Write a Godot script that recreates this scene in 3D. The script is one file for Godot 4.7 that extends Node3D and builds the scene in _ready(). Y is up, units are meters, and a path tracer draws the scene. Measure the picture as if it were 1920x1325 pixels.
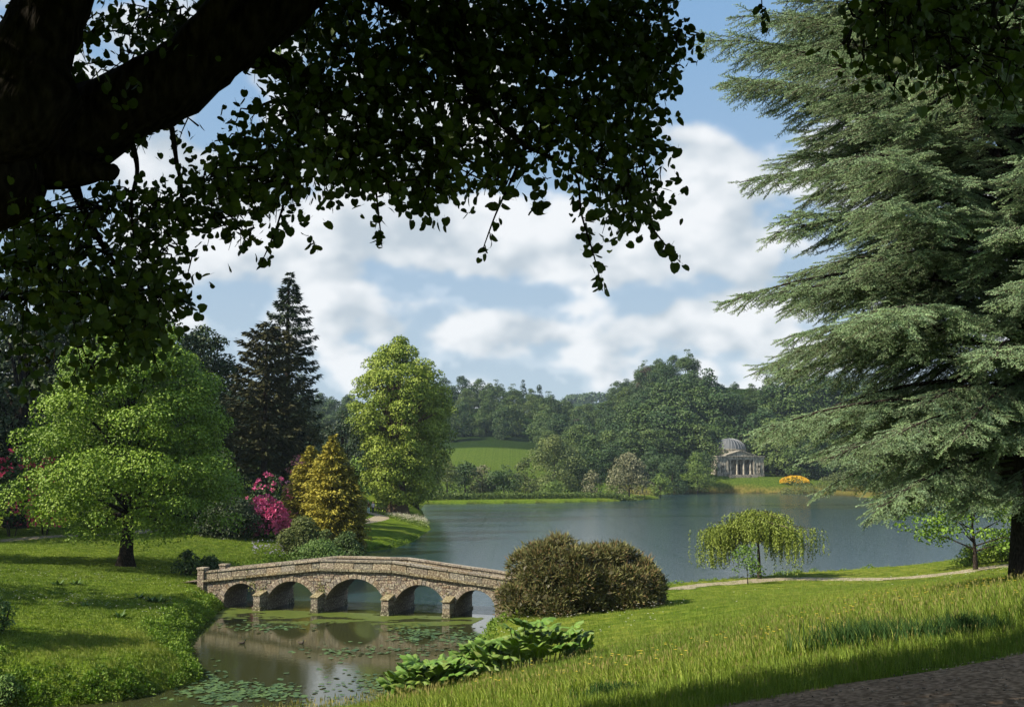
extends Node3D
# A landscape garden: a stone bridge over an arm of a lake, a domed temple on the far shore,
# seen from a path under an overhanging tree. World axes: x right, y up, water level y = 0, the camera looks towards -z.

const EYE := Vector3(0, 7.7, 0)
const FOCAL := 1884.0          # in pixels of the 1920 x 1325 photograph
const PITCH := 0.11860
const SUN_FROM := Vector3(-0.78, 0.74, 0.30)

var rng := RandomNumberGenerator.new()
var noise := FastNoiseLite.new()
var taken := {}
var mats := {}


# ------------------------------------------------------------------ measuring
func ray(px: float, py: float) -> Vector3:
	var x := (px - 960.0) / FOCAL
	var y := (662.5 - py) / FOCAL
	var c := cos(PITCH)
	var s := sin(PITCH)
	return Vector3(x, y * c + s, y * s - c)

func at_y(px: float, py: float, h := 0.0) -> Vector3:
	var d := ray(px, py)
	return EYE + d * ((h - EYE.y) / d.y)

func at_d(px: float, py: float, depth: float) -> Vector3:
	var d := ray(px, py)
	return EYE + d * (depth / -d.z)

func rnd(a: float, b: float) -> float:
	return rng.randf_range(a, b)

func rdir() -> Vector3:
	var z := rng.randf_range(-1, 1)
	var a := rng.randf_range(0, TAU)
	var r := sqrt(1.0 - z * z)
	return Vector3(r * cos(a), z, r * sin(a))

func sstep(a: float, b: float, x: float) -> float:
	var t := clampf((x - a) / (b - a), 0.0, 1.0)
	return t * t * (3.0 - 2.0 * t)


# ------------------------------------------------------------------ mesh buffer
class Buf:
	var v := PackedVector3Array()
	var n := PackedVector3Array()
	var c := PackedColorArray()

	func tri(a: Vector3, b: Vector3, d: Vector3, nn: Vector3, col: Color) -> void:
		if (d - a).cross(b - a).dot(nn) < 0.0:
			v.append(a); v.append(d); v.append(b)
		else:
			v.append(a); v.append(b); v.append(d)
		n.append(nn); n.append(nn); n.append(nn)
		c.append(col); c.append(col); c.append(col)

	func tri3(a: Vector3, b: Vector3, d: Vector3, na: Vector3, nb: Vector3, nd: Vector3, col: Color) -> void:
		if (d - a).cross(b - a).dot(na + nb + nd) < 0.0:
			v.append(a); v.append(d); v.append(b)
			n.append(na); n.append(nd); n.append(nb)
		else:
			v.append(a); v.append(b); v.append(d)
			n.append(na); n.append(nb); n.append(nd)
		c.append(col); c.append(col); c.append(col)

	func quad(a: Vector3, b: Vector3, d: Vector3, e: Vector3, nn: Vector3, col: Color) -> void:
		tri(a, b, d, nn, col)
		tri(a, d, e, nn, col)

	func flat(a: Vector3, b: Vector3, d: Vector3, e: Vector3, away: Vector3, col: Color) -> void:
		var nn := (d - a).cross(b - e)
		if nn.length_squared() < 1e-14:
			return
		nn = nn.normalized()
		var mid := (a + b + d + e) * 0.25
		if nn.dot(mid - away) < 0.0:
			nn = -nn
		quad(a, b, d, e, nn, col)

	# a hexahedron from its front and back corners, the front edges chamfered
	func block(f: Array, b: Array, bevel: float, col: Color) -> void:
		var mid := Vector3.ZERO
		for i in 4:
			mid += (f[i] + b[i]) * 0.125
		var fm: Vector3 = (f[0] + f[1] + f[2] + f[3]) * 0.25
		var q := []
		var g := []
		for i in 4:
			var inw: Vector3 = fm - f[i]
			q.append(f[i] + inw.normalized() * minf(bevel * 1.4, inw.length() * 0.4))
			var bk: Vector3 = b[i] - f[i]
			g.append(f[i] + bk.normalized() * minf(bevel, bk.length() * 0.5))
		flat(q[0], q[1], q[2], q[3], mid, col)
		for i in 4:
			var j := (i + 1) % 4
			flat(q[i], q[j], g[j], g[i], mid, col)
			flat(g[i], g[j], b[j], b[i], mid, col)
		flat(b[0], b[1], b[2], b[3], mid, col)

	func box(t: Transform3D, s: Vector3, bevel: float, col: Color) -> void:
		var h := s * 0.5
		var f := [t * Vector3(-h.x, -h.y, h.z), t * Vector3(h.x, -h.y, h.z), t * Vector3(h.x, h.y, h.z), t * Vector3(-h.x, h.y, h.z)]
		var b := [t * Vector3(-h.x, -h.y, -h.z), t * Vector3(h.x, -h.y, -h.z), t * Vector3(h.x, h.y, -h.z), t * Vector3(-h.x, h.y, -h.z)]
		block(f, b, bevel, col)

	func tube(p: PackedVector3Array, r: PackedFloat32Array, sides: int, col: Color, rough := 0.0) -> void:
		var last := p.size() - 1
		var rings := []
		var outs := []
		var side := Vector3.ZERO
		for i in p.size():
			var d := (p[mini(i + 1, last)] - p[maxi(i - 1, 0)]).normalized()
			if side == Vector3.ZERO:
				side = d.cross(Vector3.UP if absf(d.y) < 0.9 else Vector3.RIGHT).normalized()
			side = (side - d * side.dot(d)).normalized()
			var up := d.cross(side)
			var ring := PackedVector3Array()
			var out := PackedVector3Array()
			for k in sides:
				var a := TAU * k / sides
				var o := side * cos(a) + up * sin(a)
				var wob := 1.0 + rough * sin(k * 12.9898 + i * 4.1) * cos(k * 3.3 + i * 7.7)
				ring.append(p[i] + o * r[i] * wob)
				out.append(o)
			rings.append(ring)
			outs.append(out)
		for i in last:
			for k in sides:
				var j := (k + 1) % sides
				tri3(rings[i][k], rings[i][j], rings[i + 1][j], outs[i][k], outs[i][j], outs[i + 1][j], col)
				tri3(rings[i][k], rings[i + 1][j], rings[i + 1][k], outs[i][k], outs[i + 1][j], outs[i + 1][k], col)

	# a pointed leaf of two folded halves
	func leaf(at: Vector3, along: Vector3, side: Vector3, l: float, w: float, fold: float, col: Color) -> void:
		var up := side.cross(along).normalized()
		var tip := at + along * l
		var s1 := at + along * l * 0.45 + side * w * 0.5 + up * fold * w
		var s2 := at + along * l * 0.45 - side * w * 0.5 + up * fold * w
		var n1 := (tip - at).cross(s1 - at).normalized()
		var n2 := (s2 - at).cross(tip - at).normalized()
		tri(at, s1, tip, n1, col)
		tri(at, tip, s2, n2, col)

	func mesh() -> ArrayMesh:
		var m := ArrayMesh.new()
		var a := []
		a.resize(Mesh.ARRAY_MAX)
		a[Mesh.ARRAY_VERTEX] = v
		a[Mesh.ARRAY_NORMAL] = n
		a[Mesh.ARRAY_COLOR] = c
		m.add_surface_from_arrays(Mesh.PRIMITIVE_TRIANGLES, a)
		return m


# ------------------------------------------------------------------ nodes
func numbered(called: String) -> String:
	if not taken.has(called):
		taken[called] = 0
		return called
	taken[called] += 1
	return "%s_%03d" % [called, taken[called]]

func tag(o: Node3D, label: String, category: String, group := "", kind := "") -> Node3D:
	o.set_meta("label", label)
	if category:
		o.set_meta("category", category)
	if group:
		o.set_meta("group", group)
	if kind:
		o.set_meta("kind", kind)
	return o

func thing(called: String, label: String, category: String, at := Vector3.ZERO, group := "") -> Node3D:
	var o := Node3D.new()
	o.name = numbered(called)
	add_child(o)
	o.position = at
	tag(o, label, category, group)
	return o

func part(called: String, m: Mesh, material: Material, parent: Node3D, stuff := false) -> MeshInstance3D:
	var o := MeshInstance3D.new()
	o.mesh = m
	o.material_override = material
	if parent == self:
		o.name = numbered(called)
		add_child(o)
	else:
		var count: int = parent.get_meta("n_" + called, 0)
		parent.set_meta("n_" + called, count + 1)
		o.name = called if count == 0 else "%s_%03d" % [called, count]
		parent.add_child(o, true)
	if stuff:
		o.set_meta("kind", "stuff")
	return o

func many(called: String, m: Mesh, material: Material, parent: Node3D, places: Array, tints: PackedColorArray) -> MultiMeshInstance3D:
	var mm := MultiMesh.new()
	mm.transform_format = MultiMesh.TRANSFORM_3D
	mm.use_colors = true
	mm.mesh = m
	mm.instance_count = places.size()
	for i in places.size():
		mm.set_instance_transform(i, places[i])
		mm.set_instance_color(i, tints[i])
	var o := MultiMeshInstance3D.new()
	o.multimesh = mm
	o.material_override = material
	o.name = numbered(called) if parent == self else called
	parent.add_child(o, true)
	o.set_meta("kind", "stuff")
	return o

func copy(o: Node3D, at: Vector3, turn: float, size: Vector3, label := "") -> Node3D:
	var r: Node3D = o.duplicate()
	var called := String(o.name)
	r.name = numbered(called.substr(0, called.length() - 4) if called.right(4).begins_with("_") and called.right(3).is_valid_int() else called)
	add_child(r)
	r.position = at
	r.rotation.y = turn
	r.scale = size
	if label:
		r.set_meta("label", label)
	return r

func turned(at: Vector3, turn: float, lean: float, size: float) -> Transform3D:
	var b := Basis(Vector3.UP, turn) * Basis(Vector3(cos(turn * 7.0), 0, sin(turn * 7.0)), lean)
	return Transform3D(b.scaled(Vector3.ONE * size), at)


# ------------------------------------------------------------------ materials
func ramp_noise(freq: float, lo: Color, hi: Color, octaves := 4, from := 0.25, to := 0.75, id := 1) -> NoiseTexture2D:
	var t := NoiseTexture2D.new()
	t.width = 512
	t.height = 512
	t.seamless = true
	var f := FastNoiseLite.new()
	f.seed = id
	f.frequency = freq
	f.fractal_octaves = octaves
	t.noise = f
	var g := Gradient.new()
	g.set_color(0, lo)
	g.set_color(1, hi)
	g.set_offset(0, from)
	g.set_offset(1, to)
	t.color_ramp = g
	return t

func grey_noise(freq: float, octaves := 4, id := 1) -> NoiseTexture2D:
	return ramp_noise(freq, Color.BLACK, Color.WHITE, octaves, 0.0, 1.0, id)

func leafy(called: String, through := 0.5, rough := 0.55, glow := Color(0.75, 0.9, 0.25)) -> StandardMaterial3D:
	var m := StandardMaterial3D.new()
	m.resource_name = called
	m.vertex_color_use_as_albedo = true
	m.roughness = rough
	m.metallic_specular = 0.35
	m.cull_mode = BaseMaterial3D.CULL_DISABLED
	m.backlight_enabled = true
	m.backlight = glow * through
	return m

func plain(called: String, rough := 0.85, spec := 0.3) -> StandardMaterial3D:
	var m := StandardMaterial3D.new()
	m.resource_name = called
	m.vertex_color_use_as_albedo = true
	m.roughness = rough
	m.metallic_specular = spec
	return m

func make_materials() -> void:
	mats.leaf = leafy("fresh_leaf", 0.42)
	mats.dark_leaf = leafy("dark_leaf", 0.25)
	mats.needle = leafy("needle", 0.15, 0.7, Color(0.8, 0.9, 0.6))
	mats.canopy = leafy("canopy_leaf", 0.5, 0.6, Color(0.7, 0.9, 0.15))
	mats.blade = leafy("blade", 0.7, 0.6, Color(0.85, 0.95, 0.3))
	mats.petal = leafy("petal", 0.5, 0.7, Color(1, 0.85, 0.9))
	mats.skin = plain("cloth_and_skin", 0.8)

	var bark := plain("bark", 0.95, 0.15)
	bark.uv1_triplanar = true
	bark.uv1_scale = Vector3(1.2, 0.35, 1.2)
	bark.albedo_texture = ramp_noise(0.03, Color(0.45, 0.45, 0.45), Color(1, 1, 1), 5)
	bark.heightmap_enabled = true
	bark.heightmap_texture = grey_noise(0.03, 5)
	bark.heightmap_scale = 3.0
	mats.bark = bark

	var stone := plain("stone", 0.92, 0.25)
	stone.uv1_triplanar = true
	stone.uv1_scale = Vector3(0.9, 0.9, 0.9)
	stone.albedo_texture = ramp_noise(0.02, Color(0.62, 0.60, 0.58), Color(1, 1, 1), 6, 0.2, 0.7, 4)
	stone.detail_enabled = true
	stone.detail_blend_mode = BaseMaterial3D.BLEND_MODE_MIX
	stone.detail_uv_layer = BaseMaterial3D.DETAIL_UV_2
	stone.uv2_triplanar = true
	stone.uv2_scale = Vector3(0.35, 0.35, 0.35)
	var lichen := ramp_noise(0.035, Color(0.70, 0.68, 0.58, 0.0), Color(0.74, 0.72, 0.62, 0.55), 6, 0.58, 0.72, 9)
	stone.detail_albedo = lichen
	stone.heightmap_enabled = true
	stone.heightmap_texture = grey_noise(0.05, 5, 7)
	stone.heightmap_scale = 0.6
	mats.stone = stone

	var temple := plain("temple_stone", 0.9, 0.25)
	temple.uv1_triplanar = true
	temple.uv1_scale = Vector3(0.15, 0.05, 0.15)
	temple.albedo_texture = ramp_noise(0.02, Color(0.62, 0.62, 0.62), Color(1, 1, 1), 5, 0.2, 0.7, 14)
	mats.temple = temple

	var lead := plain("lead_sheet", 0.55, 0.5)
	mats.lead = lead

	var g := plain("turf", 0.95, 0.1)
	g.uv1_triplanar = true
	g.uv1_world_triplanar = true
	g.uv1_scale = Vector3(0.13, 0.13, 0.13)
	g.albedo_texture = ramp_noise(0.012, Color(0.66, 0.74, 0.55), Color(1.0, 0.98, 0.95), 6, 0.25, 0.7, 21)
	g.detail_enabled = true
	g.detail_blend_mode = BaseMaterial3D.BLEND_MODE_MUL
	g.detail_uv_layer = BaseMaterial3D.DETAIL_UV_2
	g.uv2_triplanar = true
	g.uv2_world_triplanar = true
	g.uv2_scale = Vector3(0.9, 0.9, 0.9)
	g.detail_albedo = ramp_noise(0.03, Color(0.62, 0.66, 0.55), Color(1, 1, 1), 5, 0.25, 0.7, 22)
	g.heightmap_enabled = true
	g.heightmap_texture = grey_noise(0.05, 4, 23)
	g.heightmap_scale = 12.0
	mats.turf = g

	var p := plain("gravel", 0.95, 0.2)
	p.uv1_triplanar = true
	p.uv1_world_triplanar = true
	p.uv1_scale = Vector3(0.8, 0.8, 0.8)
	p.albedo_texture = ramp_noise(0.03, Color(0.6, 0.58, 0.55), Color(1, 1, 1), 6, 0.25, 0.75, 31)
	p.heightmap_enabled = true
	p.heightmap_texture = grey_noise(0.09, 4, 32)
	p.heightmap_scale = 0.8
	mats.gravel = p


# ------------------------------------------------------------------ the scene
func _ready() -> void:
	rng.seed = 20240517
	noise.seed = 5
	noise.fractal_octaves = 4

	var cam := Camera3D.new()
	cam.name = "camera"
	cam.position = EYE
	cam.rotation.x = PITCH
	cam.fov = rad_to_deg(2.0 * atan(662.5 / FOCAL))
	cam.near = 0.1
	cam.far = 6000.0
	add_child(cam)
	cam.current = true

	var env := Environment.new()
	env.background_mode = Environment.BG_SKY
	var sky := Sky.new()
	var air := PanoramaSkyMaterial.new()
	air.panorama = make_sky()
	sky.sky_material = air
	env.sky = sky
	env.background_energy_multiplier = 0.9
	env.tonemap_mode = Environment.TONE_MAPPER_LINEAR
	env.tonemap_exposure = 2.0
	env.fog_enabled = true
	env.fog_density = 0.00009
	env.fog_light_color = Color(0.80, 0.90, 1.0)
	env.sdfgi_enabled = true
	env.ssao_enabled = true
	env.ssil_enabled = true
	var around := WorldEnvironment.new()
	around.name = "sky"
	around.environment = env
	add_child(around)

	var sun := DirectionalLight3D.new()
	sun.name = "sun"
	sun.light_energy = 1.6
	sun.light_color = Color(1.0, 0.95, 0.86)
	sun.light_angular_distance = 0.5
	sun.shadow_enabled = true
	sun.directional_shadow_max_distance = 700.0
	add_child(sun)
	sun.look_at_from_position(SUN_FROM * 100.0, Vector3.ZERO)

	make_materials()
	build_ground()
	build_water()
	build_bridge()
	build_temple()
	build_far_woods()
	build_left_trees()
	build_middle_plants()
	build_cedar()
	build_overhanging_tree()
	build_grass()
	build_small_things()


func make_sky() -> ImageTexture:
	var w := 2048
	var h := 1024
	var data := PackedFloat32Array()
	data.resize(w * h * 3)
	var shape := FastNoiseLite.new()
	shape.seed = 11
	shape.noise_type = FastNoiseLite.TYPE_SIMPLEX_SMOOTH
	shape.frequency = 1.0
	shape.fractal_octaves = 6
	shape.fractal_gain = 0.52
	var wide := FastNoiseLite.new()
	wide.seed = 42
	wide.frequency = 1.0
	wide.fractal_octaves = 3
	# the larger cloud banks: azimuth, elevation (radians), their half sizes and weight
	var banks := [[-0.12, 0.24, 0.32, 0.10, 0.62], [0.20, 0.27, 0.07, 0.09, 0.50], [-0.02, 0.135, 0.10, 0.035, 0.36], [0.16, 0.14, 0.04, 0.02, 0.3], [-0.33, 0.40, 0.16, 0.06, 0.4],
		[0.30, 0.44, 0.11, 0.13, -0.8], [0.12, 0.42, 0.12, 0.1, -0.6], [0.03, 0.185, 0.16, 0.022, -0.30], [-0.29, 0.165, 0.05, 0.03, -0.4], [0.33, 0.27, 0.035, 0.05, 0.5], [0.25, 0.17, 0.06, 0.05, 0.35], [0.1, 0.085, 0.12, 0.02, -0.25]]
	var lit := Vector2(-0.02, 0.03)
	for y in h / 2:
		var el := PI * 0.5 - PI * (y + 0.5) / h
		var se := sin(el)
		var ce := cos(el)
		var base_t := pow(1.0 - se, 3.2)
		var sr := lerpf(0.066, 0.31, base_t)
		var sg := lerpf(0.188, 0.39, base_t)
		var sb := lerpf(0.375, 0.43, base_t)
		var flat := 1.0 / (se + 0.50)
		for x in w:
			var az := TAU * (x + 0.5) / w
			if az > PI:
				az -= TAU
			var px := sin(az) * ce * flat
			var pz := -cos(az) * ce * flat
			var bias := 0.0
			if absf(az) < 0.9:
				for b in banks:
					var da: float = (az - b[0]) / b[2]
					var de: float = (el - b[1]) / b[3]
					var q := da * da + de * de
					if q < 8.0:
						bias += b[4] * exp(-q)
			else:
				bias = 0.12
			var d := shape.get_noise_3d(px * 4.4, se * 6.5, pz * 4.4) * 1.25 + wide.get_noise_3d(px * 1.3, 3.0, pz * 1.3) * 0.5 + bias
			var cover := clampf((d + 0.06) / 0.42, 0.0, 1.0)
			cover = cover * cover * (3.0 - 2.0 * cover)
			# cloud light: the side towards the sun is brighter, thick parts greyer
			var o := 0.0
			if cover > 0.02:
				var e := shape.get_noise_3d(px * 4.4 - 0.16, se * 6.5 + 0.20, pz * 4.4 + 0.04) * 1.25 + wide.get_noise_3d(px * 1.3, 3.0, pz * 1.3) * 0.5 + bias
				o = clampf(0.58 + (d - e) * 1.5, 0.0, 1.0)
			var veil := 0.52 * exp(-el * 3.6) + 0.04
			cover = maxf(cover * 0.93, veil)
			var k := (y * w + x) * 3
			var cr := lerpf(0.31, 0.53, o)
			var cg := lerpf(0.35, 0.54, o)
			var cb := lerpf(0.385, 0.55, o)
			data[k] = lerpf(sr, cr, cover)
			data[k + 1] = lerpf(sg, cg, cover)
			data[k + 2] = lerpf(sb, cb, cover)
	for y in range(h / 2, h):
		for x in w:
			var k := (y * w + x) * 3
			data[k] = 0.10
			data[k + 1] = 0.12
			data[k + 2] = 0.08
	return ImageTexture.create_from_image(Image.create_from_data(w, h, false, Image.FORMAT_RGBF, data.to_byte_array()))


# ------------------------------------------------------------------ ground and water
var shore := PackedVector2Array()
var knots := PackedVector2Array()
var weights := PackedFloat32Array()
var xs := PackedFloat32Array()
var zs := PackedFloat32Array()
var hs := PackedFloat32Array()

func tps_solve(values: PackedFloat32Array) -> void:
	var n := knots.size()
	var m := n + 3
	var a := []
	for i in m:
		var row := PackedFloat64Array()
		row.resize(m + 1)
		a.append(row)
	for i in n:
		for j in n:
			a[i][j] = tps(knots[i].distance_squared_to(knots[j]))
		a[i][i] += 15.0
		a[i][n] = 1.0
		a[i][n + 1] = knots[i].x
		a[i][n + 2] = knots[i].y
		a[n][i] = 1.0
		a[n + 1][i] = knots[i].x
		a[n + 2][i] = knots[i].y
		a[i][m] = values[i]
	for i in m:
		var p := i
		for r in range(i + 1, m):
			if absf(a[r][i]) > absf(a[p][i]):
				p = r
		var swap = a[i]
		a[i] = a[p]
		a[p] = swap
		for r in range(i + 1, m):
			var f: float = a[r][i] / a[i][i]
			if f == 0.0:
				continue
			for k in range(i, m + 1):
				a[r][k] -= f * a[i][k]
	weights.resize(m)
	for i in range(m - 1, -1, -1):
		var s: float = a[i][m]
		for k in range(i + 1, m):
			s -= a[i][k] * weights[k]
		weights[i] = s / a[i][i]

func tps(d2: float) -> float:
	return 0.0 if d2 < 1e-9 else d2 * log(d2) * 0.5

func tps_at(x: float, z: float) -> float:
	var n := knots.size()
	var s := weights[n] + weights[n + 1] * x + weights[n + 2] * z
	for i in n:
		var dx := x - knots[i].x
		var dz := z - knots[i].y
		var d2 := dx * dx + dz * dz
		if d2 > 1e-9:
			s += weights[i] * d2 * log(d2) * 0.5
	return s

func shore_distance(p: Vector2) -> float:      # positive on land
	var best := 1e12
	var inside := false
	var n := shore.size()
	var a := shore[n - 1]
	for i in n:
		var b := shore[i]
		var ab := b - a
		var t := clampf((p - a).dot(ab) / ab.length_squared(), 0.0, 1.0)
		best = minf(best, p.distance_squared_to(a + ab * t))
		if (a.y > p.y) != (b.y > p.y) and p.x < (b.x - a.x) * (p.y - a.y) / (b.y - a.y) + a.x:
			inside = not inside
		a = b
	best = sqrt(best)
	return -best if inside else best

func far_height(x: float, d: float) -> float:
	var h := 0.8
	var left := exp(-pow((x + 30.0) / 150.0, 2.0))
	left *= sstep(1100.0, 720.0, d)
	h += left * (22.0 * sstep(330.0, 520.0, d) + 27.0 * sstep(500.0, 640.0, d)) * (0.72 + 0.28 * exp(-pow((x + 5.0) / 60.0, 2.0)))
	h += 22.0 * sstep(300.0, 420.0, d) * sstep(-60.0, -160.0, x)
	var lawn := 3.0 * sstep(389.0, 402.0, d)
	var rise := 40.0 * sstep(420.0, 505.0, d)
	h += lawn * sstep(24.0, 66.0, x) + rise * sstep(40.0, 92.0, x)
	h += 66.0 * sstep(900.0, 1500.0, d) * (0.8 + 0.2 * sin(x * 0.004 + 1.0))
	return h

func raw_height(x: float, z: float) -> float:
	var d := -z
	var p := Vector2(x, z)
	var sd := shore_distance(p)
	var land := 0.0
	if d < 260.0:
		land = tps_at(x, z)
		land = clampf(land, 0.45, 9.0 + maxf(0.0, d - 100.0) * 0.05)
	if d > 200.0:
		land = lerpf(land, far_height(x, d), sstep(200.0, 258.0, d))
	if sd > 0.0:
		var w := lerpf(1.6, 3.0, sstep(40.0, 200.0, d))
		var bump := noise.get_noise_2d(x * 9.0, z * 9.0) * 0.10 * sstep(0.5, 5.0, sd) * sstep(6.0, 14.0, d)
		return lerpf(-0.12, land + bump, pow(clampf(sd / w, 0.0, 1.0), 0.7))
	return -0.12 - minf(1.6, -sd * 0.35)

func ground(x: float, z: float) -> float:
	var i := clampi(xs.bsearch(x) - 1, 0, xs.size() - 2)
	var j := clampi(zs.bsearch(z) - 1, 0, zs.size() - 2)
	var u := clampf((x - xs[i]) / (xs[i + 1] - xs[i]), 0.0, 1.0)
	var v := clampf((z - zs[j]) / (zs[j + 1] - zs[j]), 0.0, 1.0)
	var k := j * xs.size() + i
	var k2 := k + xs.size()
	# the same two triangles as the mesh
	if u + v <= 1.0:
		return hs[k] + (hs[k + 1] - hs[k]) * u + (hs[k2] - hs[k]) * v
	return hs[k2 + 1] + (hs[k2] - hs[k2 + 1]) * (1.0 - u) + (hs[k + 1] - hs[k2 + 1]) * (1.0 - v)

func on_ground(x: float, z: float) -> Vector3:
	return Vector3(x, ground(x, z), z)

# where the line of sight through a point of the photograph meets the ground
func at_ground(px: float, py: float) -> Vector3:
	var d := ray(px, py)
	var t := 4.0
	for i in 4000:
		var p := EYE + d * t
		if p.y <= maxf(ground(p.x, p.z), 0.0):
			return Vector3(p.x, ground(p.x, p.z), p.z)
		t *= 1.003
	return EYE + d * t

func build_ground() -> void:
	# the water's edge, walked round the lake
	for q in [[-260, 1352], [0, 1328], [150, 1322], [240, 1314], [330, 1290], [385, 1273], [358, 1240], [350, 1216], [366, 1188], [396, 1160], [416, 1143], [425, 1118], [450, 1092], [520, 1062], [600, 1046], [680, 1036], [742, 1028], [778, 1016], [790, 1006], [812, 992], [806, 981], [795, 968], [790, 955], [798, 945.5], [900, 944.5], [1050, 942.5], [1150, 940], [1222, 936], [1240, 933.5], [1225, 930.5], [1240, 927], [1272, 925], [1350, 924.6], [1420, 924.8], [1500, 925], [1560, 928], [1640, 934], [1800, 943], [2000, 952], [2200, 985], [2150, 1030], [1920, 1052], [1800, 1066], [1788, 1074], [1700, 1081], [1600, 1079], [1480, 1079], [1440, 1084], [1340, 1093], [1250, 1100], [1120, 1116], [1000, 1136], [950, 1152], [918, 1172], [900, 1200], [885, 1228], [850, 1252], [800, 1275], [735, 1304], [700, 1330], [600, 1400], [200, 1440], [-300, 1400]]:
		var p := at_y(q[0], q[1])
		shore.append(Vector2(p.x, p.z))
	# spot heights: where seen in the photograph and how high above the water
	var values := PackedFloat32Array()
	for q in [[1460, 1325, 6.1], [1460, 1230, 5.3], [1460, 1150, 3.5], [1460, 1110, 1.6], [1460, 1089, 0.5], [960, 1325, 4.6], [960, 1260, 2.8], [960, 1205, 1.3], [1000, 1150, 0.9], [830, 1325, 2.8], [740, 1325, 1.0], [1920, 1200, 6.1], [1920, 1105, 5.0], [1920, 1085, 4.8], [1920, 1056, 2.2], [1700, 1260, 6.1], [1700, 1180, 5.4], [1700, 1120, 4.0], [1700, 1089, 1.2], [1250, 1325, 5.6], [1250, 1240, 4.2], [1250, 1160, 2.1], [1250, 1112, 0.8], [1100, 1130, 0.9], [1580, 1086, 0.8], [1830, 1068, 1.7], [1350, 1099, 0.6], [900, 1262, 1.2], [2100, 1100, 6.0],
			[0, 1290, 1.1], [150, 1262, 1.3], [300, 1250, 1.1], [100, 1180, 1.4], [0, 1120, 1.7], [250, 1120, 1.3], [370, 1125, 1.2], [345, 1195, 0.8], [235, 1060, 1.7], [100, 1060, 1.9], [0, 1010, 2.3], [250, 1008, 2.2], [400, 1042, 1.35], [500, 1050, 0.9], [450, 1010, 1.8], [560, 1015, 1.3], [620, 1024, 0.8], [700, 1002, 0.9], [690, 972, 1.2], [745, 962, 1.3], [765, 990, 0.7], [600, 960, 2.3], [300, 985, 2.5], [0, 985, 3.0], [-200, 1100, 2.5], [-300, 1250, 2.0]]:
		var p := at_y(q[0], q[1], q[2])
		knots.append(Vector2(p.x, p.z))
		values.append(q[2])
	for q in [[0, 0, 6.1], [-4, 4, 6.2], [8, -2, 6.4], [14, -10, 6.6], [25, -18, 7.0], [-8, -14, 3.8], [0, 15, 7.0], [45, -50, 4.5], [-60, -110, 5.0], [-40, -150, 5.0], [-28, -195, 4.0], [-90, -150, 9.0], [-80, -90, 4.0], [-25, -225, 1.5], [-60, -240, 3.0], [60, -90, 2.5], [-120, -200, 10.0]]:
		knots.append(Vector2(q[0], q[1]))
		values.append(q[2])
	tps_solve(values)

	var z := 40.0
	while z > -2600.0:
		zs.append(z)
		var d := -z
		z -= 2.0 if d < 0.0 else 0.55 if d < 115.0 else 1.3 if d > 372.0 and d < 412.0 else minf(0.55 + (d - 115.0) * 0.022, 40.0)
	zs.reverse()
	var half := PackedFloat32Array()
	var x := 0.25
	while x < 2200.0:
		half.append(x)
		x += 0.55 if x < 42.0 else minf(0.55 + (x - 42.0) * 0.05, 60.0)
	for i in half.size():
		xs.append(-half[half.size() - 1 - i])
	xs.append_array(half)
	var w := xs.size()
	hs.resize(w * zs.size())
	for j in zs.size():
		for i in w:
			hs[j * w + i] = raw_height(xs[i], zs[j])
	var v := PackedVector3Array()
	var nn := PackedVector3Array()
	var c := PackedColorArray()
	var ix := PackedInt32Array()
	v.resize(hs.size())
	nn.resize(hs.size())
	c.resize(hs.size())
	for j in zs.size():
		for i in w:
			var k := j * w + i
			var i0 := maxi(i - 1, 0)
			var i1 := mini(i + 1, w - 1)
			var j0 := maxi(j - 1, 0)
			var j1 := mini(j + 1, zs.size() - 1)
			v[k] = Vector3(xs[i], hs[k], zs[j])
			nn[k] = Vector3(-(hs[j * w + i1] - hs[j * w + i0]) / (xs[i1] - xs[i0]), 1.0, -(hs[j1 * w + i] - hs[j0 * w + i]) / (zs[j1] - zs[j0])).normalized()
			c[k] = turf_colour(xs[i], zs[j], hs[k])
	for j in zs.size() - 1:
		for i in w - 1:
			var k := j * w + i
			ix.append_array(PackedInt32Array([k, k + 1, k + w, k + 1, k + w + 1, k + w]))
	var a := []
	a.resize(Mesh.ARRAY_MAX)
	a[Mesh.ARRAY_VERTEX] = v
	a[Mesh.ARRAY_NORMAL] = nn
	a[Mesh.ARRAY_COLOR] = c
	a[Mesh.ARRAY_INDEX] = ix
	var m := ArrayMesh.new()
	m.add_surface_from_arrays(Mesh.PRIMITIVE_TRIANGLES, a)
	tag(part("ground", m, mats.turf, self), "grass banks, lawns and hills round the lake", "", "", "structure")

	# gravel path in the shade at the bottom right, the worn path by the shore, and two garden paths across the lake arm
	strip("path", "shaded gravel path at the bottom right corner", [[-3.2, -4.6], [-0.6, -4.9], [1.6, -5.6], [4.0, -6.6], [7.0, -8.0], [11.0, -9.0], [16.0, -9.0]], 4.6, Color(0.33, 0.225, 0.145), 0.25)
	var way := []
	for q in [[1252, 1106], [1300, 1100], [1380, 1093], [1460, 1086], [1560, 1086], [1640, 1086], [1720, 1082], [1800, 1073], [1860, 1064], [1920, 1056], [1990, 1048]]:
		var p := at_ground(q[0], q[1])
		way.append([p.x, p.z])
	strip("path", "pale worn path along the lake shore under the weeping tree", way, 1.9, Color(0.40, 0.36, 0.27), 0.5)
	way = []
	for q in [[-120, 1024], [0, 1014], [90, 1007], [170, 1003], [250, 999], [310, 992], [340, 985]]:
		var p := at_ground(q[0], q[1])
		way.append([p.x, p.z])
	strip("path", "narrow earth path crossing the lawn behind the bright green tree", way, 1.8, Color(0.34, 0.29, 0.22), 0.2)
	way = []
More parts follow.
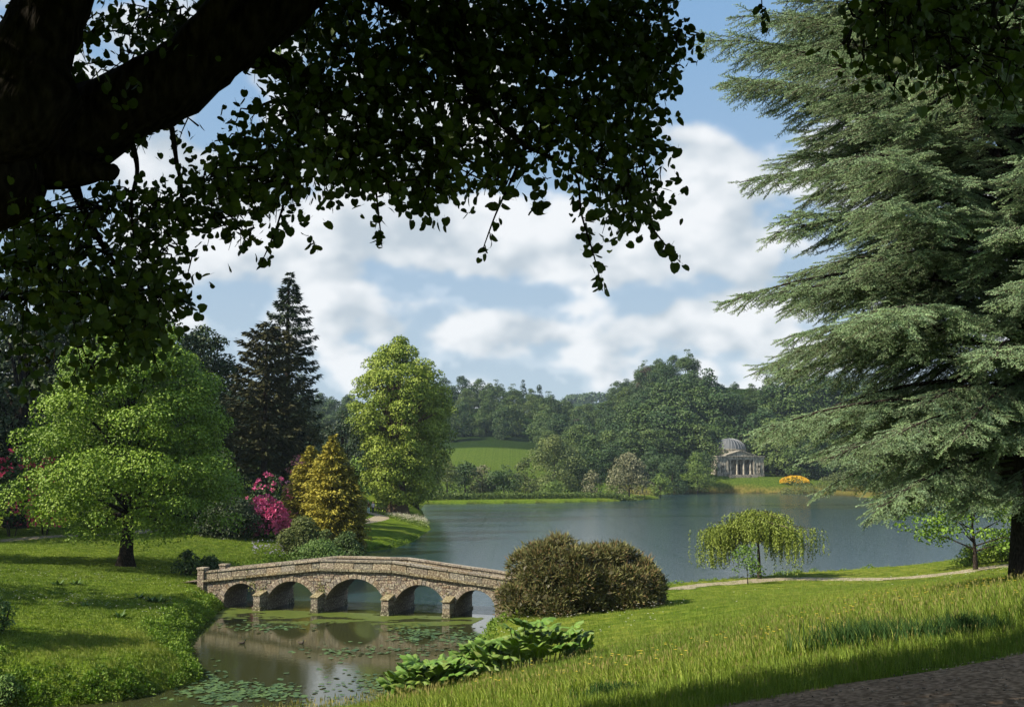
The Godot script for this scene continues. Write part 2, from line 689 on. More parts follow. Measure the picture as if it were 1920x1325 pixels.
	for q in [[640, 986], [672, 979], [700, 975], [716, 970], [712, 966], [700, 963], [690, 960], [670, 957]]:
		var p := at_ground(q[0], q[1])
		way.append([p.x, p.z])
	strip("path", "pale gravel path curving below the tall plane tree", way, 2.3, Color(0.42, 0.37, 0.28), 0.15)

func turf_colour(x: float, z: float, h: float) -> Color:
	var d := -z
	if h < -0.1:
		return Color(0.05, 0.045, 0.03)
	var n1 := noise.get_noise_2d(x * 3.0, z * 3.0)
	var n2 := noise.get_noise_2d(x * 14.0 + 300.0, z * 14.0)
	var right := sstep(-9.0, -5.0, x + (d - 34.0) * -0.02) if d < 110.0 else 0.0
	var lush := Color(0.165, 0.235, 0.036)
	var dry := Color(0.255, 0.265, 0.065)
	var c := lush.lerp(dry, clampf(0.35 * right + n1 * 0.5 + n2 * 0.35 + 0.12, 0.0, 1.0))
	if d > 320.0:
		c = c.lerp(Color(0.115, 0.165, 0.04), 0.8)
		if x > 40.0 and d < 425.0:
			# the thin brown turf at the foot of the temple lawn
			c = c.lerp(Color(0.25, 0.20, 0.075), sstep(1.0, 0.0, (h - 1.5) / 2.2 - n1 * 0.6))
	if d > 480.0:
		c = Color(0.035, 0.06, 0.018)
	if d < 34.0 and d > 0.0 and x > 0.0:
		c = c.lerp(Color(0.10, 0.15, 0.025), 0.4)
	return c

func strip(called: String, label: String, way: Array, width: float, col: Color, ragged: float) -> void:
	var curve := Curve3D.new()
	for i in way.size():
		var a := Vector3(way[maxi(i - 1, 0)][0], 0, way[maxi(i - 1, 0)][1])
		var b := Vector3(way[mini(i + 1, way.size() - 1)][0], 0, way[mini(i + 1, way.size() - 1)][1])
		curve.add_point(Vector3(way[i][0], 0, way[i][1]), -(b - a) * 0.17, (b - a) * 0.17)
	var length := curve.get_baked_length()
	var steps := int(length / 0.35)
	var across := 12
	var b := Buf.new()
	var prev := []
	for i in steps + 1:
		var s := length * i / steps
		var p := curve.sample_baked(s)
		var q := curve.sample_baked(minf(s + 0.2, length)) - curve.sample_baked(maxf(s - 0.2, 0.0))
		var side := Vector3(-q.z, 0, q.x).normalized()
		var row := []
		for k in across + 1:
			var t := 2.0 * k / across - 1.0
			var e := t * width * 0.5
			if k == 0 or k == across:
				e *= 1.0 + ragged * noise.get_noise_2d(s * 40.0, t * 200.0)
			var at := p + side * e
			at.y = ground(at.x, at.z) + (0.03 if absf(t) < 0.99 else 0.0)
			row.append(at)
		if i > 0:
			for k in across:
				var nn: Vector3 = (row[k + 1] - prev[k]).cross(row[k] - prev[k + 1]).normalized()
				if nn.y < 0.0:
					nn = -nn
				var cc := col * (0.88 + 0.24 * rng.randf())
				b.quad(prev[k], prev[k + 1], row[k + 1], row[k], nn, cc)
		prev = row
	tag(part(called, b.mesh(), mats.gravel, self), label, "", "", "structure")

func ripple(id: int, freq: float, strength: float) -> NoiseTexture2D:
	var t := grey_noise(freq, 4, id)
	t.color_ramp = null
	t.as_normal_map = true
	t.bump_strength = strength
	return t

func water_sheet(called: String, label: String, pts: PackedVector2Array, y: float, m: Material) -> void:
	var st := SurfaceTool.new()
	st.begin(Mesh.PRIMITIVE_TRIANGLES)
	st.set_normal(Vector3.UP)
	st.set_tangent(Plane(1, 0, 0, 1))
	for k in Geometry2D.triangulate_polygon(pts):
		st.set_uv(pts[k])
		st.add_vertex(Vector3(pts[k].x, y, pts[k].y))
	var o := part(called, st.commit(), m, self)
	tag(o, label, "", "", "structure")

func build_water() -> void:
	var lake := StandardMaterial3D.new()
	lake.resource_name = "lake_water"
	lake.albedo_color = Color(0.014, 0.036, 0.052).linear_to_srgb()
	lake.roughness = 0.12
	lake.metallic_specular = 0.5
	lake.uv1_scale = Vector3(0.10, 0.34, 1)
	lake.normal_enabled = true
	lake.normal_texture = ripple(51, 0.02, 6.0)
	lake.normal_scale = 0.27
	lake.cull_mode = BaseMaterial3D.CULL_DISABLED
	var pond := lake.duplicate()
	pond.resource_name = "pond_water"
	pond.albedo_color = Color(0.030, 0.034, 0.014).linear_to_srgb()
	pond.roughness = 0.05
	pond.uv1_scale = Vector3(0.22, 0.4, 1)
	pond.normal_scale = 0.035
	# the bridge's far side divides the ruffled lake from the still water of the arm
	var a := BRIDGE_AT - BRIDGE_OUT * 1.2 - BRIDGE_ALONG * 40.0
	var b := BRIDGE_AT - BRIDGE_OUT * 1.2 + BRIDGE_ALONG * 40.0
	water_sheet("pond_water", "still brownish water of the lake arm in front of the bridge", PackedVector2Array([Vector2(-70, 0), Vector2(70, 0), Vector2(b.x, b.z), Vector2(a.x, a.z), Vector2(-70, a.z)]), 0.0, pond)
	water_sheet("lake_water", "ruffled blue grey water of the wide lake", PackedVector2Array([Vector2(a.x, a.z), Vector2(b.x, b.z), Vector2(400, b.z), Vector2(400, -440), Vector2(-300, -440), Vector2(-300, a.z)]), 0.0, lake)
	# calmer lanes between the ruffled parts of the lake
	var calm := lake.duplicate()
	calm.resource_name = "calm_lake_water"
	calm.roughness = 0.09
	calm.normal_scale = 0.24
	var lanes := [[940, 957, 130, 4.5], [1120, 951, 150, 5.0], [1380, 945, 190, 6.0], [1560, 950, 120, 7.0], [880, 985, 60, 5.0], [1000, 968, 90, 3.0], [1300, 967, 120, 3.0]]
	for q in lanes:
		var pts := PackedVector2Array()
		for i in 64:
			var angle := TAU * i / 64.0
			var k := 1.0 + 0.7 * noise.get_noise_2d(i * 21.0, q[0])
			var p := at_y(q[0] + cos(angle) * q[2] * 1.3 * k, q[1] + sin(angle) * q[3] * 0.5 * k)
			pts.append(Vector2(p.x, p.z))
		water_sheet("calm_water", "smooth lane of water on the lake between ruffled parts", pts, 0.005, calm)


# ------------------------------------------------------------------ the bridge
const BRIDGE_AT := Vector3(-6.56, 0, -56.56)
const BRIDGE_ALONG := Vector3(0.96717, 0, 0.25414)
const BRIDGE_OUT := Vector3(-0.25414, 0, 0.96717)
const THICK := 2.6
# left and right springing, height of the crown
const ARCHES := [[-10.42, -8.20, 1.42], [-7.62, -4.68, 1.62], [-4.06, -0.46, 1.86], [0.10, 3.04, 1.63], [3.62, 5.84, 1.44]]
const SPRING := 0.66
const RING := 0.27

func string_y(u: float) -> float:
	return 2.27 - 0.113 * maxf(absf(u + 2.25) - 2.2, 0.0)

func arch_y(u: float, grow := 0.0) -> float:       # underside of the arch over u, or -1 between arches
	for a in ARCHES:
		var half: float = (a[1] - a[0]) * 0.5
		var mid: float = (a[0] + a[1]) * 0.5
		var rise: float = a[2] - SPRING
		var r := (half * half + rise * rise) / (2.0 * rise)
		var dx := absf(u - mid)
		if dx < half + grow * 0.8:
			var q := (r + grow) * (r + grow) - dx * dx
			if q > 0.0:
				return maxf(a[2] - r + sqrt(q), SPRING if grow > 0.0 else 0.0)
	return -1.0

func stone_tint(base: Color) -> Color:
	var k := rng.randf_range(0.66, 1.22)
	var w := rng.randf_range(-0.015, 0.022)
	return Color(base.r * k + w, base.g * k, base.b * k - w)

func course(parent: Node3D, called: String, u0: float, u1: float, each: float, low: Callable, high: Callable, w0: float, w1: float, base: Color, gap := 0.012, bevel := 0.02) -> void:
	var u := u0
	while u < u1 - 0.05:
		var e := minf(u + each * rng.randf_range(0.8, 1.2), u1)
		if u1 - e < each * 0.4:
			e = u1
		# keep the joints at the two kinks of the parapet
		for kink in [-4.45, -0.05]:
			if u < kink - 0.1 and e > kink:
				e = kink
		var b := Buf.new()
		var jut := rng.randf_range(-0.008, 0.012)
		var ua := u + gap * 0.5
		var ub := e - gap * 0.5
		var sy := rng.randf_range(-0.008, 0.008)
		var f := [Vector3(ua, low.call(ua), w1 + jut), Vector3(ub, low.call(ub), w1 + jut), Vector3(ub, high.call(ub) + sy, w1 + jut), Vector3(ua, high.call(ua) + sy, w1 + jut)]
		var k := [Vector3(ua, low.call(ua), w0), Vector3(ub, low.call(ub), w0), Vector3(ub, high.call(ub) + sy, w0), Vector3(ua, high.call(ua) + sy, w0)]
		b.block(f, k, bevel, stone_tint(base))
		part(called, b.mesh(), mats.stone, parent)
		u = e

func build_bridge() -> void:
	var o := thing("stone_bridge", "old stone bridge of five arches with low stepped parapets crossing the lake arm", "bridge", BRIDGE_AT)
	o.basis = Basis(BRIDGE_ALONG, Vector3.UP, BRIDGE_OUT)
	var pink := Color(0.235, 0.19, 0.16)
	var grey := Color(0.245, 0.215, 0.175)
	var pale := Color(0.285, 0.25, 0.21)
	var u0 := -11.7
	var u1 := 7.2
	# the masonry body, pierced by the arches
	var b := Buf.new()
	var steps := 252
	for i in steps:
		var ua := lerpf(u0, u1, float(i) / steps)
		var ub := lerpf(u0, u1, float(i + 1) / steps)
		var mid := (ua + ub) * 0.5
		var open := arch_y(mid) > 0.0
		var la := maxf(arch_y(ua), SPRING - 0.3) if open else -0.9
		var lb := maxf(arch_y(ub), SPRING - 0.3) if open else -0.9
		for w in [0.0, -THICK]:
			var nn := Vector3(0, 0, 1) if w == 0.0 else Vector3(0, 0, -1)
			b.quad(Vector3(ua, la, w), Vector3(ub, lb, w), Vector3(ub, string_y(ub), w), Vector3(ua, string_y(ua), w), nn, pink * 0.8)
		if open:
			var t := Vector3(ub - ua, lb - la, 0).normalized()
			b.quad(Vector3(ua, la, 0), Vector3(ub, lb, 0), Vector3(ub, lb, -THICK), Vector3(ua, la, -THICK), Vector3(t.y, -t.x, 0), grey * 0.8)
	for a in ARCHES:
		for s in 2:
			var u: float = a[s]
			b.quad(Vector3(u, -0.9, 0), Vector3(u, -0.9, -THICK), Vector3(u, SPRING, -THICK), Vector3(u, SPRING, 0), Vector3(1 if s == 0 else -1, 0, 0), grey * 0.8)
	part("masonry_body", b.mesh(), mats.stone, o)
	# deck
	b = Buf.new()
	for i in 60:
		var ua := lerpf(u0 - 2.0, u1 + 2.0, i / 60.0)
		var ub := lerpf(u0 - 2.0, u1 + 2.0, (i + 1) / 60.0)
		b.quad(Vector3(ua, string_y(ua) + 0.06, -0.2), Vector3(ub, string_y(ub) + 0.06, -0.2), Vector3(ub, string_y(ub) + 0.06, -THICK + 0.2), Vector3(ua, string_y(ua) + 0.06, -THICK + 0.2), Vector3.UP, Color(0.26, 0.22, 0.17))
	part("walkway", b.mesh(), mats.gravel, o)
	# voussoirs of the five arches on the near face
	for a in ARCHES:
		var half: float = (a[1] - a[0]) * 0.5
		var mid: float = (a[0] + a[1]) * 0.5
		var rise: float = a[2] - SPRING
		var r := (half * half + rise * rise) / (2.0 * rise)
		var reach := asin(half / r) if rise < half else PI - asin(half / r)
		var count := int(2.0 * reach * r / 0.23) | 1
		var cy: float = a[2] - r
		for k in count:
			var t0 := lerpf(-reach, reach, (k + 0.04) / count)
			var t1 := lerpf(-reach, reach, (k + 0.96) / count)
			var key := k == count / 2
			var ro := r + RING + (0.06 if key else rng.randf_range(-0.03, 0.035))
			var ri := r - 0.012
			var jut := 0.055 if key else rng.randf_range(0.022, 0.042)
			var f := []
			for q in [[t0, ri], [t1, ri], [t1, ro], [t0, ro]]:
				f.append(Vector3(mid + sin(q[0]) * q[1], minf(cy + cos(q[0]) * q[1], string_y(mid) - 0.01), jut))
			var g := []
			for p in f:
				g.append(Vector3(p.x, p.y, -0.35))
			var vb := Buf.new()
			vb.block(f, g, 0.016, stone_tint(pale.lerp(pink, rng.randf() * 0.6)))
			part("keystone" if key else "voussoir", vb.mesh(), mats.stone, o)
	# rubble of the spandrels, laid in rough courses
	var laid := 0
	var y := 0.70
	while y < 2.2:
		var hh := rng.randf_range(0.13, 0.19)
		var u := u0 + 0.2 + rng.randf() * 0.2
		while u < u1 - 0.2 and laid < 290:
			var e := u + rng.randf_range(0.2, 0.46)
			var ok := true
			for s in 5:
				var q := lerpf(u, e, s / 4.0)
				if y < arch_y(q, RING + 0.05) or y + hh > string_y(q) - 0.04:
					ok = false
			if ok:
				laid += 1
				var j := 0.012
				var jut := rng.randf_range(0.012, 0.032)
				var f := []
				for q in [[u + j, y + j], [e - j, y + j], [e - j, y + hh - j], [u + j, y + hh - j]]:
					f.append(Vector3(q[0] + rnd(-0.012, 0.012), q[1] + rnd(-0.012, 0.012), jut))
				var g := []
				for p in f:
					g.append(Vector3(p.x, p.y, -0.08))
				var vb := Buf.new()
				vb.block(f, g, 0.018, stone_tint(pink if rng.randf() < 0.72 else pale))
				part("stone", vb.mesh(), mats.stone, o)
				u = e
			else:
				u += 0.06
		y += hh
	# the cutwater piers, stone on stone, with sloped caps
	var gaps := [[-8.20, -7.62], [-4.68, -4.06], [-0.46, 0.10], [3.04, 3.62]]
	for side in 2:
		for gp in gaps:
			var mid: float = (gp[0] + gp[1]) * 0.5
			var pier := Node3D.new()
			pier.name = "pier" if o.get_node_or_null("pier") == null else "pier_%03d" % (1 + o.get_children().filter(func(n): return String(n.name).begins_with("pier_")).size())
			o.add_child(pier)
			var yy := -0.9
			while yy < 0.80:
				var hh := minf(rng.randf_range(0.24, 0.32), 0.83 - yy)
				if hh < 0.06:
					break
				var pb := Buf.new()
				var grow := rng.randf_range(-0.012, 0.012) + (0.05 if yy < 0.0 else 0.0)
				var t := Transform3D(Basis.IDENTITY, Vector3(mid, yy + hh * 0.5, 0.34 if side == 0 else -THICK - 0.34))
				if side == 1:
					t.basis = Basis(Vector3.UP, PI)
				pb.box(t, Vector3(0.42 + grow * 2.0, hh - 0.012, 0.82 + grow), 0.02, stone_tint(pink.lerp(pale, rng.randf())).lerp(Color(0.07, 0.075, 0.035), 0.75 if yy < 0.08 else 0.25 if yy < 0.3 else 0.0))
				part("pier_stone", pb.mesh(), mats.stone, pier)
				yy += hh
			var cb := Buf.new()
			var s := 1.0 if side == 0 else -1.0
			var w0 := 0.0 if side == 0 else -THICK
			var f := [Vector3(mid - 0.25, 0.83, w0 + 0.80 * s), Vector3(mid + 0.25, 0.83, w0 + 0.80 * s), Vector3(mid + 0.25, 0.89, w0 + 0.80 * s), Vector3(mid - 0.25, 0.89, w0 + 0.80 * s)]
			var g := [Vector3(mid - 0.25, 0.83, w0), Vector3(mid + 0.25, 0.83, w0), Vector3(mid + 0.25, 1.08, w0), Vector3(mid - 0.25, 1.08, w0)]
			cb.block(f, g, 0.02, Color(0.22, 0.19, 0.11))
			part("pier_cap", cb.mesh(), mats.stone, pier)
	# string course, parapet blocks and coping on both sides
	var s0 := func(u: float) -> float: return string_y(u) - 0.02
	var s1 := func(u: float) -> float: return string_y(u) + 0.10
	var p0 := func(u: float) -> float: return string_y(u) + 0.103
	var p1 := func(u: float) -> float: return string_y(u) + 0.49
	var c0 := func(u: float) -> float: return string_y(u) + 0.493
	var c1 := func(u: float) -> float: return string_y(u) + 0.60
	for side in 2:
		var out := 0.0 if side == 0 else -THICK
		var sg := 1.0 if side == 0 else -1.0
		course(o, "string_stone", u0, u1, 0.95, s0, s1, out - 0.28 * sg, out + 0.15 * sg, Color(0.22, 0.19, 0.125))
		course(o, "parapet_stone", u0, u1, 1.05, p0, p1, out - 0.24 * sg, out + 0.03 * sg, grey)
		course(o, "coping_stone", u0, u1, 1.1, c0, c1, out - 0.30 * sg, out + 0.09 * sg, pale)
		for e in [u0 - 0.2, u1 + 0.2]:
			var pb := Buf.new()
			var base := string_y(e)
			pb.box(Transform3D(Basis.IDENTITY, Vector3(e, (base - 0.7 + base + 0.72) * 0.5, out - 0.1 * sg)), Vector3(0.42, 1.42, 0.5), 0.025, stone_tint(pink))
			var post := part("end_pillar", pb.mesh(), mats.stone, o)
			pb = Buf.new()
			pb.box(Transform3D(Basis.IDENTITY, Vector3(e, base + 0.77, out - 0.1 * sg)), Vector3(0.50, 0.10, 0.58), 0.03, stone_tint(pale))
			part("cap_stone", pb.mesh(), mats.stone, post)
	# ferns and moss in the joints
	b = Buf.new()
	for q in [[-8.6, 1.35, 40], [-7.95, 0.95, 60], [-4.35, 1.0, 50], [-4.3, 1.35, 30], [-9.0, 1.75, 16], [-0.2, 0.95, 14], [3.3, 0.95, 14]]:
		for i in q[2]:
			var at := Vector3(q[0] + rng.randfn() * 0.16, q[1] + rng.randfn() * 0.18, 0.03)
			var along := Vector3(rnd(-1, 1), rnd(-0.9, 0.6), rnd(0.3, 1)).normalized()
			b.leaf(at, along, along.cross(Vector3(0, 0.3, 1)).normalized(), rnd(0.06, 0.16), 0.05, 0.1, Color(0.15, 0.13, 0.03).lerp(Color(0.10, 0.15, 0.03), rng.randf()))
	var fern := part("wall_fern", b.mesh(), mats.dark_leaf, o, true)


# ------------------------------------------------------------------ the temple across the lake
func build_temple() -> void:
	var front := at_d(1390, 892.5, 402.0)
	var base_y := ground(front.x, front.z)
	var o := thing("domed_temple", "pale stone domed temple with a columned portico on the far lawn", "temple", Vector3(front.x, base_y, front.z))
	o.rotation.y = deg_to_rad(9.0)
	var pale := Color(0.36, 0.335, 0.28)
	var k := 7.7        # height of the columns with their entablature
	# steps
	for i in 4:
		var b := Buf.new()
		b.box(Transform3D(Basis.IDENTITY, Vector3(0, -0.35 + 0.16 * i + 0.08, 0.9 - 0.4 * i)), Vector3(11.6 - 0.1 * i, 0.9, 4.0), 0.03, pale * 0.9)
		part("step", b.mesh(), mats.temple, o)
	# the block of the building: two wings, the back wall of the porch, the sides
	var b := Buf.new()
	for s in [-1.0, 1.0]:
		b.box(Transform3D(Basis.IDENTITY, Vector3(s * 7.55, k * 0.5 - 0.6, -3.8)), Vector3(4.4, k + 1.2, 7.4), 0.04, pale)
	b.box(Transform3D(Basis.IDENTITY, Vector3(0, k * 0.5, -5.4)), Vector3(10.9, k, 4.0), 0.03, pale * 0.95)
	var wall := part("wall", b.mesh(), mats.temple, o)
	b = Buf.new()
	for s in [-1.0, 1.0]:
		b.box(Transform3D(Basis.IDENTITY, Vector3(s * 7.55, 0.35, -3.8)), Vector3(4.7, 0.9, 7.7), 0.05, pale * 0.92)
	part("plinth", b.mesh(), mats.temple, o)
	# entablature and cornice
	b = Buf.new()
	b.box(Transform3D(Basis.IDENTITY, Vector3(0, k - 0.55, -3.7)), Vector3(19.8, 1.1, 7.65), 0.04, pale)
	part("entablature", b.mesh(), mats.temple, o)
	b = Buf.new()
	b.box(Transform3D(Basis.IDENTITY, Vector3(0, k + 0.16, -3.7)), Vector3(20.5, 0.3, 8.3), 0.06, pale * 1.05)
	part("cornice", b.mesh(), mats.temple, o)
	# columns of the portico, tapered, with base and capital
	for i in 4:
		var x := -4.2 + 2.8 * i
		b = Buf.new()
		var pts := PackedVector3Array()
		var rr := PackedFloat32Array()
		for q in 7:
			pts.append(Vector3(x, 0.55 + q * (k - 2.1) / 6.0, -0.55))
			rr.append(0.43 - 0.075 * pow(q / 6.0, 1.6))
		b.tube(pts, rr, 14, pale * 1.08)
		var col := part("column", b.mesh(), mats.temple, o)
		b = Buf.new()
		b.box(Transform3D(Basis.IDENTITY, Vector3(x, 0.42, -0.55)), Vector3(1.1, 0.3, 1.1), 0.06, pale)
		part("column_base", b.mesh(), mats.temple, col)
		b = Buf.new()
		b.box(Transform3D(Basis.IDENTITY, Vector3(x, k - 1.32, -0.55)), Vector3(1.05, 0.42, 1.05), 0.1, pale * 1.05)
		part("capital", b.mesh(), mats.temple, col)
	for s in [-1.0, 1.0]:
		b = Buf.new()
		b.box(Transform3D(Basis.IDENTITY, Vector3(s * 5.55, k * 0.5 - 0.3, -0.2)), Vector3(0.7, k - 1.0, 0.5), 0.04, pale * 1.05)
		part("pilaster", b.mesh(), mats.temple, o)
		# niche with a statue in each wing
		b = Buf.new()
		b.box(Transform3D(Basis.IDENTITY, Vector3(s * 7.6, 2.9, -0.14)), Vector3(1.9, 3.7, 0.3), 0.05, pale * 1.04)
		var niche := part("niche_frame", b.mesh(), mats.temple, o)
		b = Buf.new()
		b.box(Transform3D(Basis.IDENTITY, Vector3(s * 7.6, 2.8, 0.02)), Vector3(1.15, 2.8, 0.06), 0.01, Color(0.06, 0.055, 0.05))  # flat dark panel, the shade inside the niche painted as its colour
		part("niche_recess", b.mesh(), mats.temple, niche)
		b = Buf.new()
		b.tube(PackedVector3Array([Vector3(s * 7.6, 1.4, 0.16), Vector3(s * 7.6, 2.1, 0.16), Vector3(s * 7.6 + 0.03, 2.75, 0.16), Vector3(s * 7.6, 3.1, 0.16), Vector3(s * 7.6, 3.2, 0.17), Vector3(s * 7.6, 3.32, 0.17), Vector3(s * 7.6, 3.46, 0.17)]), PackedFloat32Array([0.2, 0.2, 0.26, 0.2, 0.08, 0.13, 0.03]), 10, pale * 1.1)
		part("statue", b.mesh(), mats.temple, niche)
	# doorway behind the columns
	b = Buf.new()
	b.box(Transform3D(Basis.IDENTITY, Vector3(0, 2.6, -3.42)), Vector3(2.2, 4.4, 0.12), 0.02, Color(0.04, 0.035, 0.03))
	part("door", b.mesh(), mats.temple, o)
	# pediment: a gable over the portico with raking cornices
	b = Buf.new()
	var f := [Vector3(-6.2, k + 0.33, 0.25), Vector3(6.2, k + 0.33, 0.25), Vector3(0.02, k + 2.25, 0.25), Vector3(-0.02, k + 2.25, 0.25)]
	var g := []
	for p in f:
		g.append(p + Vector3(0, 0, -7.0))
	b.block(f, g, 0.05, pale)
	var ped := part("pediment", b.mesh(), mats.temple, o)
	for s in [-1.0, 1.0]:
		b = Buf.new()
		f = [Vector3(s * 6.5, k + 0.335, 0.55), Vector3(0, k + 2.30, 0.55), Vector3(0, k + 2.62, 0.55), Vector3(s * 6.5, k + 0.60, 0.55)]
		g = []
		for p in f:
			g.append(p + Vector3(0, 0, -7.5))
		b.block(f, g, 0.05, pale * 0.85)
		part("raking_cornice", b.mesh(), mats.temple, ped)
	# rotunda: drum, stepped ring and ribbed lead dome, set behind the porch
	var c := Vector3(0, 0, -11.5)
	b = Buf.new()
	b.tube(PackedVector3Array([c + Vector3(0, -1, 0), c + Vector3(0, 10.6, 0)]), PackedFloat32Array([6.35, 6.35]), 48, pale)
	part("drum", b.mesh(), mats.temple, o)
	b = Buf.new()
	b.tube(PackedVector3Array([c + Vector3(0, 10.5, 0), c + Vector3(0, 10.6, 0), c + Vector3(0, 10.9, 0), c + Vector3(0, 10.95, 0)]), PackedFloat32Array([6.3, 6.62, 6.62, 6.0]), 48, pale * 0.95)
	part("drum_cornice", b.mesh(), mats.temple, o)
	b = Buf.new()
	var pts := PackedVector3Array()
	var rr := PackedFloat32Array()
	for i in 13:
		var a := PI * 0.5 * i / 12.0
		pts.append(c + Vector3(0, 10.96 + 4.3 * sin(a), 0))
		rr.append(maxf(6.35 * cos(a), 0.02))
	b.tube(pts, rr, 56, Color(0.125, 0.135, 0.15))
	var dome := part("dome", b.mesh(), mats.lead, o)
	for i in 28:
		b = Buf.new()
		var rp := PackedVector3Array()
		var rw := PackedFloat32Array()
		var az := TAU * i / 28.0
		for q in 9:
			var a := PI * 0.5 * (q / 8.0) * 0.93
			rp.append(c + Vector3(sin(az) * 6.38 * cos(a), 10.96 + 4.33 * sin(a), cos(az) * 6.38 * cos(a)))
			rw.append(0.12)
		b.tube(rp, rw, 5, Color(0.17, 0.18, 0.195))
		part("rib", b.mesh(), mats.lead, dome)
	b = Buf.new()
	b.tube(PackedVector3Array([c + Vector3(0, 15.2, 0), c + Vector3(0, 15.35, 0), c + Vector3(0, 15.5, 0)]), PackedFloat32Array([0.7, 0.5, 0.05]), 12, Color(0.25, 0.25, 0.25))
	part("finial", b.mesh(), mats.lead, dome)


# ------------------------------------------------------------------ trees and shrubs
func profile_at(profile: Array, y: float) -> float:
	if y <= profile[0][0]:
		return profile[0][1]
	for i in profile.size() - 1:
		if y <= profile[i + 1][0]:
			return lerpf(profile[i][1], profile[i + 1][1], (y - profile[i][0]) / (profile[i + 1][0] - profile[i][0]))
	return profile[-1][1]

# lumps of foliage near the surface of a crown that has that radius at each height
func lumps(profile: Array, count: int, size: float, spread := 0.45, depth := 0.16) -> Array:
	var out := []
	var lo: float = profile[0][0]
	var hi: float = profile[-1][0]
	var most := 0.01
	for p in profile:
		most = maxf(most, p[1])
	var turn := rnd(0, TAU)
	while out.size() < count:
		var y := rnd(lo, hi)
		var r := profile_at(profile, y)
		if rng.randf() > 0.25 + r / most:
			continue
		turn += 2.39996 + rnd(-0.5, 0.5)
		var s := size * rnd(1.0 - spread, 1.0 + spread) * lerpf(0.7, 1.0, r / most)
		var rr := maxf(r - s * 0.75, 0.0) * (rnd(1.0 - depth * 2.0, 1.0 + depth * 0.3) if rng.randf() < 0.8 else rnd(0.2, 0.6))
		out.append([Vector3(cos(turn) * rr, y, sin(turn) * rr), s, rng.randf()])
	return out

# leaves over the lumps: flat is the lump's height over its width, droop bends the leaves down
func dress(b: Buf, where: Array, per_area: float, l: float, w: float, dark: Color, bright: Color, flat := 0.75, droop := 0.15, out := 0.5) -> void:
	for lump in where:
		var c: Vector3 = lump[0]
		var s: float = lump[1]
		var own: float = lump[2]
		var count := int(per_area * s * s)
		for i in count:
			var d := rdir()
			if d.y < -0.35 and rng.randf() < 0.6:
				d.y = -d.y
			var r := s * (rnd(0.80, 1.08) if rng.randf() < 0.86 else rnd(0.3, 0.8))
			var at := c + Vector3(d.x, d.y * flat, d.z) * r
			var nn := (d + rdir() * 0.8 + Vector3(0, 0.35, 0)).normalized()
			var along := (d * out + rdir() + Vector3(0, -droop, 0))
			along = (along - nn * along.dot(nn) * 0.6).normalized()
			var side := along.cross(nn).normalized()
			var k := l * rnd(0.65, 1.3)
			var t := clampf(own * 0.55 + rng.randf() * 0.5, 0.0, 1.0)
			b.leaf(at - along * k * 0.5, along, side, k, w * k / l, rnd(-0.1, 0.25), dark.lerp(bright, t))

func trunk_mesh(height: float, r: float, col: Color, lean := Vector3.ZERO, flare := 1.7) -> Buf:
	var b := Buf.new()
	var p := PackedVector3Array()
	var q := PackedFloat32Array()
	for i in 9:
		var t := i / 8.0
		p.append(Vector3(0, -0.4 + (height + 0.4) * t, 0) + lean * t * t + Vector3(sin(t * 5.0), 0, cos(t * 4.0)) * r * 0.25 * t)
		q.append(r * (1.0 - 0.78 * t) * (1.0 + (flare - 1.0) * exp(-t * 16.0)))
	b.tube(p, q, 12, col, 0.05)
	return b

func limbs(b: Buf, where: Array, trunk_top: float, r: float, share: float, col: Color) -> void:
	for lump in where:
		if rng.randf() > share:
			continue
		var e: Vector3 = lump[0]
		var h := clampf(e.y * rnd(0.5, 0.75), trunk_top * 0.36, trunk_top * 0.95)
		var s := Vector3(0, h, 0)
		var mid := s.lerp(e, 0.5) + Vector3(0, (e - s).length() * 0.08, 0) + rdir() * 0.2
		var k := r * (1.0 - 0.7 * h / trunk_top)
		b.tube(PackedVector3Array([s, mid, e]), PackedFloat32Array([k * 0.45, k * 0.28, k * 0.06]), 6, col)

const BARK := Color(0.085, 0.07, 0.055)

func leaf_tree(called: String, label: String, category: String, at: Vector3, profile: Array, trunk: Array, leaf: Array, group := "") -> Node3D:
	# trunk: height, radius, colour; leaf: lumps, lump size, leaves per square metre, length, width, dark, bright, flat, droop, material
	var o := thing(called, label, category, at, group)
	var where := lumps(profile, leaf[0], leaf[1])
	if trunk[0] > 0.0:
		var tb := trunk_mesh(trunk[0], trunk[1], trunk[2])
		part("trunk", tb.mesh(), mats.bark, o)
		var lb := Buf.new()
		limbs(lb, where, trunk[0], trunk[1], 0.3, trunk[2])
		if lb.v.size():
			part("limbs", lb.mesh(), mats.bark, o)
	var b := Buf.new()
	dress(b, where, leaf[2], leaf[3], leaf[4], leaf[5], leaf[6], leaf[7], leaf[8])
	part("crown", b.mesh(), leaf[9], o)
	return o

